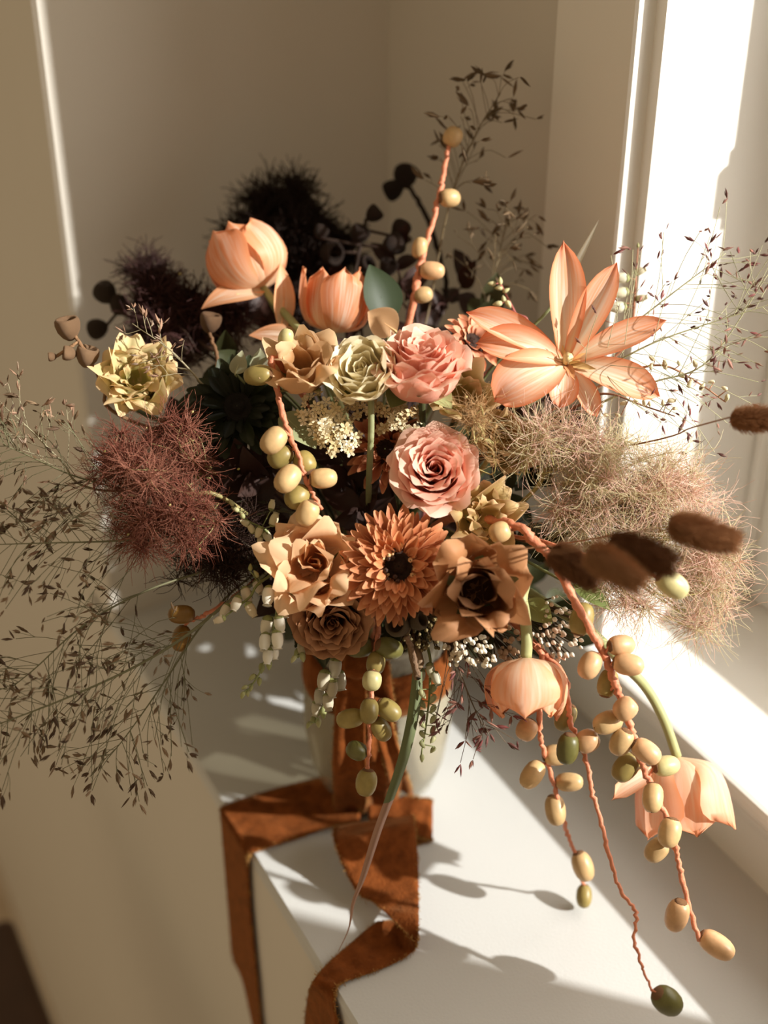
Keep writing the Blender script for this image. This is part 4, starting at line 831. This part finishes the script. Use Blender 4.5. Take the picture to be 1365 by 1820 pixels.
seed_cups('dark round seed heads at far left in front of the wall', [(330, 600, 1.13), (260, 575, 1.14), (215, 555, 1.15), (200, 540, 1.15)], [(188, 521, 40, -0.5, 0.5, -0.3), (212, 540, 36, 0.2, -0.4, -0.5), (174, 584, 36, -0.8, -0.2, -0.3)], (0.055, 0.032, 0.018), 4)
seed_cups('tall dark seed heads near the top beside the fruit stem', [(790, 530, 1.16), (782, 460, 1.18), (760, 390, 1.19), (730, 335, 1.20)], [(720, 314, 42, 0.1, 0.8, -0.4), (699, 337, 36, -0.7, -0.3, -0.3)], (0.035, 0.018, 0.012), 5, r=0.0022)
seed_cups('brown seed pods with sunlit rims above the coral tulip', [(640, 560, 1.13), (630, 500, 1.13), (640, 440, 1.14), (650, 390, 1.15)], [(588, 450, 42, 0.6, -0.2, 0.6), (700, 434, 40, 0.7, 0.3, -0.2), (640, 415, 34, 0.4, 0.7, 0.3), (665, 380, 30, 0.6, 0.5, 0.2), (570, 412, 26, 0.5, 0.8, -0.2), (712, 408, 34, 0.4, 0.8, -0.3), (650, 470, 30, 0.5, 0.2, 0.5), (690, 475, 32, 0.2, 0.6, 0.4)], (0.05, 0.027, 0.017), 6)

# ---- leaves
def leaf_thing(label, base, tip, W, col, face=(0, 0.3, 1), th=(0.25, 0.1, -0.2), name='leaf_shoot', cup=0.25, group='single leaves', mname='leaf', twist=0.0, stalk=True):
    b = PX(*base); tp = PX(*tip); x = (tp-b); L = x.length; x.normalize(); z = VD(*face); z = (z-z.dot(x)*x).normalized(); y = z.cross(x)
    M = T(b) @ Matrix(((x.x, y.x, z.x, 0), (x.y, y.y, z.y, 0), (x.z, y.z, z.z, 0), (0, 0, 0, 1)))
    t = thing(name, label, 'leaf', M, group)
    leaf_obj(t, None, L*1.03, W, col, th, 'blade', cup, mname, nt=12, twist=twist)
    link('midrib', tube_mesh('midrib', [(0, 0, 0.0004), (L*.3, 0, L*.3*sin(th[0])*0.7), (L*.45, 0, L*.45*sin(th[0])*0.75)], [0.0008, 0.0005, 0.0002], 'stem', 5, 10), t, None, (col[0]*1.4, col[1]*1.4, col[2]*1.3))
    if stalk: stem_part(t, [b, b*0.5+Vector((VX, VY, 0.28))*0.5, vase_pt(0.16)], 0.0012, (0.16, 0.17, 0.07))
    return t
leaf_thing('broad dark green leaf between the coral tulip and the upper pink rose', (690, 575, 1.055), (655, 475, 1.06), 0.0165, (0.030, 0.044, 0.018), (0.35, 0.2, 0.9))
leaf_thing('pale green pointed leaf below the upper pink rose', (765, 690, .965), (802, 728, .955), 0.0085, (0.42, 0.44, 0.20), (0, 0.5, 0.9))
leaf_thing('small green leaf left of the upper pink rose stem', (715, 690, .975), (695, 725, .97), 0.009, (0.16, 0.18, 0.06), (0, 0.3, 0.9))
leaf_thing('pale grey-green leaf behind the left fruit strand', (500, 735, .985), (560, 800, .975), 0.0125, (0.36, 0.38, 0.20), (0.3, 0.4, 0.9))
leaf_thing('small olive leaf with a dry tip beside the long strand', (1020, 1040, .97), (1082, 1086, .962), 0.0075, (0.14, 0.17, 0.05), (0.2, 0.5, 0.8))
leaf_thing('olive leaf behind the upside-down tulip stem', (930, 1070, .995), (980, 1110, .985), 0.010, (0.30, 0.30, 0.10), (0.1, 0.4, 0.9))
leaf_thing('thin upright blade leaf above the open tulip', (985, 540, 1.02), (1062, 395, 1.03), 0.0028, (0.14, 0.10, 0.05), (0.5, 0.2, 0.8), th=(0.05, 0, -0.05))
for i, (u, v, u2, v2, cc) in enumerate([(418, 665, 430, 622, (0.40, 0.40, 0.26)), (455, 660, 462, 618, (0.36, 0.37, 0.24)), (475, 662, 492, 625, (0.40, 0.38, 0.26))]):
    leaf_thing(['left pale pointed bract', 'middle pale pointed bract', 'right pale pointed bract'][i]+' above the dark sunflower', (u, v, 1.005), (u2, v2, .995), 0.0065, cc, (0.3, 0.2, 0.9), name='bract', group='bracts above the sunflower')
leaf_thing('curled coral petal leaning right below the leaning peach tulip', (500, 590, 1.07), (497, 470, 1.075), 0.0095, (0.84, 0.42, 0.22), (0.5, 0.1, 0.8), th=(0.3, 0.05, -0.3), name='loose_petal', group='loose petals', mname='tulip')
leaf_thing('drooping coral petal below the leaning peach tulip', (470, 520, 1.08), (358, 552, 1.07), 0.0130, (0.84, 0.36, 0.16), (0, 0.6, 0.7), th=(0.4, 0.1, -0.5), name='loose_petal', group='loose petals', mname='tulip')
leaf_thing('dull orange petal in shade left of the fruit above the tan bloom', (540, 605, 1.06), (445, 600, 1.06), 0.0105, (0.45, 0.17, 0.06), (0, 0.5, 0.8), name='loose_petal', group='loose petals', mname='tulip')
leaf_thing('tan petal behind the upper pink rose, at its left', (705, 590, 1.03), (655, 555, 1.03), 0.0125, (0.58, 0.34, 0.17), (-0.3, 0.2, 0.9), name='loose_petal', group='loose petals', mname='ruffle')
# long blade leaf trailing to the ribbon
def blade():
    P = [PX(742, 1190, .975), PX(738, 1250, .972), PX(722, 1330, .972), PX(700, 1400, .978), PX(672, 1475, .99), PX(645, 1560, 1.005), PX(628, 1605, 1.012), PX(620, 1650, 1.02), PX(602, 1690, 1.03)]
    t = thing('blade_leaf', 'long folded blade leaf, green turning dry pink, trailing across the ribbon', 'leaf', T(P[0])); M = t.matrix_basis.inverted()
    Q = cat_rom(P, 44); n = 44; wd = np.interp(np.linspace(0, 1, n), [0, .1, .3, .55, .75, .85, 1], [.0045, .0062, .0060, .0044, .0020, .0009, .0005])
    for nm, i0, i1, col in (('green_part', 0, 19, (0.13, 0.15, 0.07)), ('dry_part', 18, 44, (0.42, 0.24, 0.17))):
        V = []
        for i in range(i0, i1):
            c = Vector(Q[i]); a = RT*0.93+UP*0.36
            for s in (-1, -0.5, 0, 0.5, 1): V.append(c+a*s*wd[i]*0.8-FW*wd[i]*(0.5-abs(s)*0.9)*0.9)
        link(nm, mk_mesh(nm, [tuple(v) for v in V], grid_faces(i1-i0, 5), 'leaf'), t, M, col)
    stem_part(t, [P[0], PX(740, 1150, .985), Vector((VX, VY, 0.26)), vase_pt(.1)], 0.003, (0.3, 0.2, 0.12))
blade()
# added filler leaves; near-black colour puts gap shade into the bouquet's heart
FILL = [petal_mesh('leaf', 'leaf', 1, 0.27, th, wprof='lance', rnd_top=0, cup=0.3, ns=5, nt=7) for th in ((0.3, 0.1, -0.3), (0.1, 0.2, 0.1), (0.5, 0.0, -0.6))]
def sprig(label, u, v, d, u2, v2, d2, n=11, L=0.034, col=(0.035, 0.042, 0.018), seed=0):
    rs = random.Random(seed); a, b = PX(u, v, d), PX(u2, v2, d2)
    t = thing('shade_sprig', label, 'foliage', T(a), 'added dark leaves for shade'); M = t.matrix_basis.inverted()
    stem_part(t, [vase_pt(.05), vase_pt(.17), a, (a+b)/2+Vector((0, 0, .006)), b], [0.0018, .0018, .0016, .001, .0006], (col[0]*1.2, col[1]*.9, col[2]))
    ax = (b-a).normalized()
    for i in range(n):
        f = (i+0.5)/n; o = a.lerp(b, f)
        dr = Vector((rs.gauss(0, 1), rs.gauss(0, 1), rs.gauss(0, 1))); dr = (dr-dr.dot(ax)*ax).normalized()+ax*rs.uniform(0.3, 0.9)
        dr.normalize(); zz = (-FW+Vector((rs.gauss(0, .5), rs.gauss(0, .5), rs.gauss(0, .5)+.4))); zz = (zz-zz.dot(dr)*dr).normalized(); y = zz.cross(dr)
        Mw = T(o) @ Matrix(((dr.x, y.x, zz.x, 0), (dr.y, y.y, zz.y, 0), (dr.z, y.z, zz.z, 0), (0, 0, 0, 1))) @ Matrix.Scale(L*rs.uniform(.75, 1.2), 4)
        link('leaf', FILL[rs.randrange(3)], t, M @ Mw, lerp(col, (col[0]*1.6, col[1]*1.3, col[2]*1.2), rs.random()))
SHADE_GREEN, SHADE_PURPLE = (0.030, 0.036, 0.014), (0.030, 0.014, 0.010)  # near-black leaf tones standing in for the shade between blooms
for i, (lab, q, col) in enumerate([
        ('filler leaf sprig, dark green for shade, behind the dark sunflower', (520, 800, 1.05, 380, 700, 1.05), SHADE_GREEN), ('filler leaf sprig, dark purple for shade, left of the fruit strand', (520, 860, 1.03, 400, 830, 1.02), SHADE_PURPLE),
        ('filler leaf sprig, dark for shade, between left fruit strand and central rose', (640, 900, 1.04, 600, 800, 1.02), SHADE_PURPLE), ('filler leaf sprig, dark green for shade, under the tan ruffled bloom', (560, 800, 1.05, 500, 740, 1.03), SHADE_GREEN),
        ('filler leaf sprig, dark for shade, behind the rust chrysanthemum', (690, 960, 1.03, 640, 900, 1.02), SHADE_PURPLE), ('filler leaf sprig, dark green for shade, under the right smoke plume', (820, 900, 1.04, 960, 860, 1.03), SHADE_GREEN),
        ('filler leaf sprig, dark for shade, below the right smoke plume, near the long strand', (830, 960, 1.02, 980, 1000, 1.01), SHADE_GREEN), ('filler leaf sprig, dark purple for shade, above the right smoke plume', (850, 800, 1.05, 1030, 780, 1.03), SHADE_PURPLE),
        ('filler leaf sprig, dark for shade, at the back behind the coral tulip', (620, 640, 1.14, 600, 480, 1.17), SHADE_PURPLE), ('filler leaf sprig, dark for shade, at the back behind the leaning tulip', (540, 640, 1.13, 430, 560, 1.14), SHADE_PURPLE),
        ('filler leaf sprig, dark purple for shade, above the upper pink rose', (740, 620, 1.12, 690, 420, 1.16), SHADE_PURPLE), ('filler leaf sprig, dark green for shade, behind the peach dahlia', (780, 640, 1.1, 880, 560, 1.12), SHADE_GREEN),
        ('filler leaf sprig, dark for shade, beneath the peach ruffled bloom', (600, 1040, 1.03, 480, 1030, 1.02), SHADE_PURPLE), ('filler leaf sprig, dark for shade, below the rust chrysanthemum', (690, 1060, 1.02, 720, 1130, 1.01), SHADE_GREEN),
        ('filler leaf sprig, dark for shade, under the wilted brown bloom', (800, 1040, 1.02, 880, 1110, 1.01), SHADE_GREEN), ('filler leaf sprig, dark for shade, under the yellow-green bloom', (400, 800, 1.04, 290, 760, 1.04), SHADE_PURPLE),
        ('filler leaf sprig, dark for shade, under the open tulip', (880, 740, 1.06, 1000, 700, 1.05), SHADE_PURPLE), ('filler leaf sprig, dark green for shade, above the dark sunflower', (480, 700, 1.08, 400, 640, 1.08), SHADE_GREEN),
        ('filler leaf sprig, dark purple for shade, at the back right of the tall fruit stem', (760, 600, 1.14, 830, 500, 1.17), SHADE_PURPLE), ('filler leaf sprig, dark purple for shade, behind the shaded tangled plume', (520, 960, 1.05, 420, 950, 1.04), SHADE_PURPLE),
        ('filler leaf sprig, dark for shade, left of the ribbon knot', (620, 1090, 1.03, 560, 1130, 1.03), SHADE_GREEN), ('filler leaf sprig, dark for shade, deep behind the olive-gold bloom', (800, 900, 1.05, 900, 930, 1.04), SHADE_PURPLE)]):
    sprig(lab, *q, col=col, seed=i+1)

def sun_block_sprig(label, p, q_, seed, n=14, L=0.05, col=SHADE_GREEN):  # hidden foliage added to stop sun reaching the ledge behind the vase
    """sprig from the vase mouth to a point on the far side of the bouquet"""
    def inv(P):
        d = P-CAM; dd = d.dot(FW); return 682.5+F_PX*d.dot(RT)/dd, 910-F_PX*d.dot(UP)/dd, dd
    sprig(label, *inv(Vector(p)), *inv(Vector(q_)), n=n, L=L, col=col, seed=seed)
for i, (lab, b, c) in enumerate([('added sun-blocking low broad leaf sprig drooping behind the vase, nearest the niche wall', (0.42, 0.86, .21), (0.47, 0.98, .17)), ('added sun-blocking low broad leaf sprig drooping behind the vase towards the window', (0.45, 0.84, .21), (0.56, 0.90, .16)),
        ('added sun-blocking low broad leaf sprig under the right smoke plume, facing the window', (0.46, 0.82, .22), (0.58, 0.82, .17)), ('added sun-blocking broad leaf sprig at the back under the dark tall plume', (0.43, 0.88, .27), (0.50, 1.00, .27)),
        ('added sun-blocking broad leaf sprig at the back under the open tulip', (0.47, 0.86, .28), (0.58, 0.90, .27)), ('added sun-blocking broad leaf sprig in the back behind the dark sunflower', (0.38, 0.88, .26), (0.36, 1.00, .24)),
        ('added sun-blocking low broad leaf sprig behind the bud clusters at right', (0.46, 0.79, .21), (0.57, 0.76, .18)), ('added sun-blocking broad leaf sprig at the back below the wispy tuft', (0.46, 0.84, .24), (0.54, 0.86, .22)), ('added sun-blocking low broad leaf sprig behind the left grasses', (0.39, 0.87, .22), (0.38, 0.98, .17)), ('lowest added sun-blocking leaf sprig hanging behind the vase', (0.43, 0.85, .17), (0.48, 0.92, .09)), ('added sun-blocking leaf sprig hanging behind the vase by its far side', (0.41, 0.87, .17), (0.42, 0.96, .11)), ('added sun-blocking leaf sprig hanging low right of the vase at the back', (0.50, 0.86, .18), (0.53, 0.90, .10)), ('lowest added sun-blocking broad leaf sprig at the back between vase and niche wall', (0.46, 0.91, .16), (0.50, 0.95, .05)), ('added sun-blocking low leaf sprig at the back reaching the niche wall', (0.47, 0.93, .17), (0.52, 0.99, .08)), ('added sun-blocking low leaf sprig at the back hanging toward the ledge', (0.48, 0.91, .13), (0.49, 0.93, .03)), ('added sun-blocking dense low leaf sprig at the back, furthest from the vase', (0.47, 0.96, .18), (0.50, 0.975, .06)), ('added sun-blocking dense low leaf sprig at the back beside the niche corner', (0.49, 0.94, .16), (0.515, 0.96, .05))]):
    sun_block_sprig(lab, b, c, 60+i, col=(SHADE_GREEN, SHADE_PURPLE)[i % 2])
# ---- olive berry beneath the left plumes
strand('pair of brown fruit in shade among the low left grasses', [(395, 1075, 1.0), (360, 1095, .995), (335, 1105, .99)], [(322, 1092, 46, 34, 0, (0.20, 0.10, 0.02)), (322, 1135, 46, 34, 80, (0.22, 0.11, 0.02))], seed=9, r=(0.0016, 0.0012))

# ------------------------------------------------------------------ velvet ribbon
def ribbon():
    t = thing('velvet_ribbon', 'rust velvet ribbon tied round the vase, tails trailing over the ledge edge', 'ribbon', T((VX, VY, 0.0)))
    M = t.matrix_basis.inverted()
    def strip(name, secs, nl=40, nw=13, sag=0.0, pleat=0.0, ph=0.0):
        A = cat_rom([s[0] for s in secs], nl); B = cat_rom([s[1] for s in secs], nl)
        V = []
        for i in range(nl):
            for j in range(nw):
                f = j/(nw-1); p = A[i]*(1-f)+B[i]*f
                p = p+np.array([0, 0, 1])*0.0012*sin(i*0.9+f*5)*min(1, 4*f*(1-f))*(1 if sag == 0 else sag)
                if pleat: p = p-np.array(FW)*pleat*(0.4+0.6*i/nl)*sin(f*6.5+ph+i*0.03)
                V.append(p)
        V = np.array(V)
        o = link(name, mk_mesh(name, V, grid_faces(nl, nw), 'velvet'), t, M)
        md = o.modifiers.new('thick', 'SOLIDIFY'); md.thickness = 0.0012; md.offset = 0
        # frayed fuzzy hem along both edges
        rs = np.random.RandomState(len(secs)*7+nl); P = []
        for E_ in (A, B):
            for i in range(520):
                k = rs.randint(nl-1); f = rs.random(); c = E_[k]*(1-f)+E_[k+1]*f
                P.append(cat_rom([c, c+rs.normal(0, 0.0006, 3), c+rs.normal(0, 0.0012, 3)], 3))
        Vh, Fh = tubes(np.array(P), np.full((len(P), 3), 0.00022), 3)
        link('hem', mk_mesh('hem', Vh, Fh, 'hem'), o, None, kind='stuff')
        return o
    z = lambda u, v, h: ATZ(u, v, h)
    x = lambda u, v, dx=0.0045: ATX(u, v, X0-dx)
    # left tail across the ledge and down the wall
    strip('tail', [(z(640, 1375, .012), z(640, 1462, .012)), (z(590, 1378, .006), z(592, 1468, .006)), (z(520, 1394, .003), z(540, 1486, .003)), (z(455, 1412, .003), z(490, 1502, .003)), (z(402, 1431, .004), z(448, 1517, .004)),
                   (z(393, 1438, .0015), z(441, 1524, .0015)), (x(393, 1452), x(441, 1536)), (x(399, 1530), x(444, 1600)), (x(408, 1640), x(452, 1690)), (x(414, 1700), x(458, 1750)), (x(432, 1745), x(462, 1800)), (x(452, 1835), x(468, 1850))], 70)
    # right tail: rumpled, folding back on itself, then over the edge
    strip('tail', [(z(592, 1470, .020), z(735, 1450, .020)), (z(594, 1496, .032), z(738, 1472, .034)), (z(612, 1545, .020), z(743, 1528, .022)), (z(638, 1590, .012), z(744, 1588, .016)), (z(662, 1602, .012), z(744, 1636, .022)), (z(704, 1640, .018), z(742, 1672, .018)),
                   (z(731, 1668, .021), z(737, 1687, .005)), (z(712, 1640, .006), z(716, 1704, .003)), (z(670, 1640, .004), z(672, 1724, .003)), (z(620, 1680, .004), z(626, 1740, .003)), (z(580, 1715, .005), z(603, 1750, .004)),
                   (z(556, 1745, .002), z(597, 1762, .002)), (x(547, 1775), x(595, 1790)), (x(541, 1830), x(606, 1840)), (x(540, 1880), x(610, 1890))], 90)
    strip('loop', [(z(655, 1405, .02), z(655, 1470, .01)), (z(700, 1412, .022), z(705, 1478, .008)), (z(745, 1418, .024), z(750, 1490, .006)), (z(768, 1424, .020), z(768, 1492, .003)), (z(745, 1452, .012), z(740, 1500, .002)), (z(700, 1460, .008), z(690, 1500, .002))], 40)
    # tails falling in front of the vase from the knot
    h = Vector((HX, HY, 0))
    def vp(u, v, k): # vertical plane in front of the vase
        r = ray(u, v); dist = 0.9187-k; return CAM+r*(dist/(r.dot(h)))
    strip('streamer', [(vp(600, 1175, .055), vp(648, 1170, .062)), (vp(598, 1230, .056), vp(650, 1230, .064)), (vp(594, 1300, .058), vp(648, 1305, .066)), (vp(592, 1370, .060), vp(652, 1380, .070)), (z(596, 1440, .004), z(650, 1445, .006))], 36, pleat=.005)
    strip('streamer', [(vp(640, 1170, .058), vp(690, 1175, .056)), (vp(645, 1230, .060), vp(697, 1230, .056)), (vp(650, 1300, .062), vp(705, 1300, .056)), (vp(655, 1370, .066), vp(700, 1370, .060)), (z(640, 1450, .004), z(710, 1430, .006))], 36, pleat=.005, ph=2.0)
    strip('streamer', [(vp(655, 1240, .066), vp(690, 1245, .068)), (vp(668, 1300, .068), vp(700, 1300, .070)), (vp(685, 1360, .072), vp(715, 1350, .070)), (z(700, 1430, .010), z(735, 1415, .012))], 30, pleat=.003, ph=1)
    # wrap round the vase and the knot
    V = []
    for i in range(33):
        a = 2*pi*i/32
        for j, (r, zz) in enumerate(((0.0655, 0.118), (0.0650, 0.128), (0.0635, 0.138), (0.0620, 0.148), (0.0605, 0.156))):
            V.append((r*cos(a)+0.0007*sin(5*a+j), r*sin(a), zz+0.002*sin(3*a)))
    o = link('wrap', mk_mesh('wrap', V, grid_faces(33, 5), 'velvet'), t); md = o.modifiers.new('thick', 'SOLIDIFY'); md.thickness = 0.001
    kn = vp(645, 1180, .058)
    link('knot', lathe('knot', [(0.0005, -0.016), (0.010, -0.014), (0.013, -0.004), (0.011, 0.004), (0.013, 0.012), (0.0005, 0.016)], 'velvet', 14), t, M @ frame(kn, RT))
ribbon()
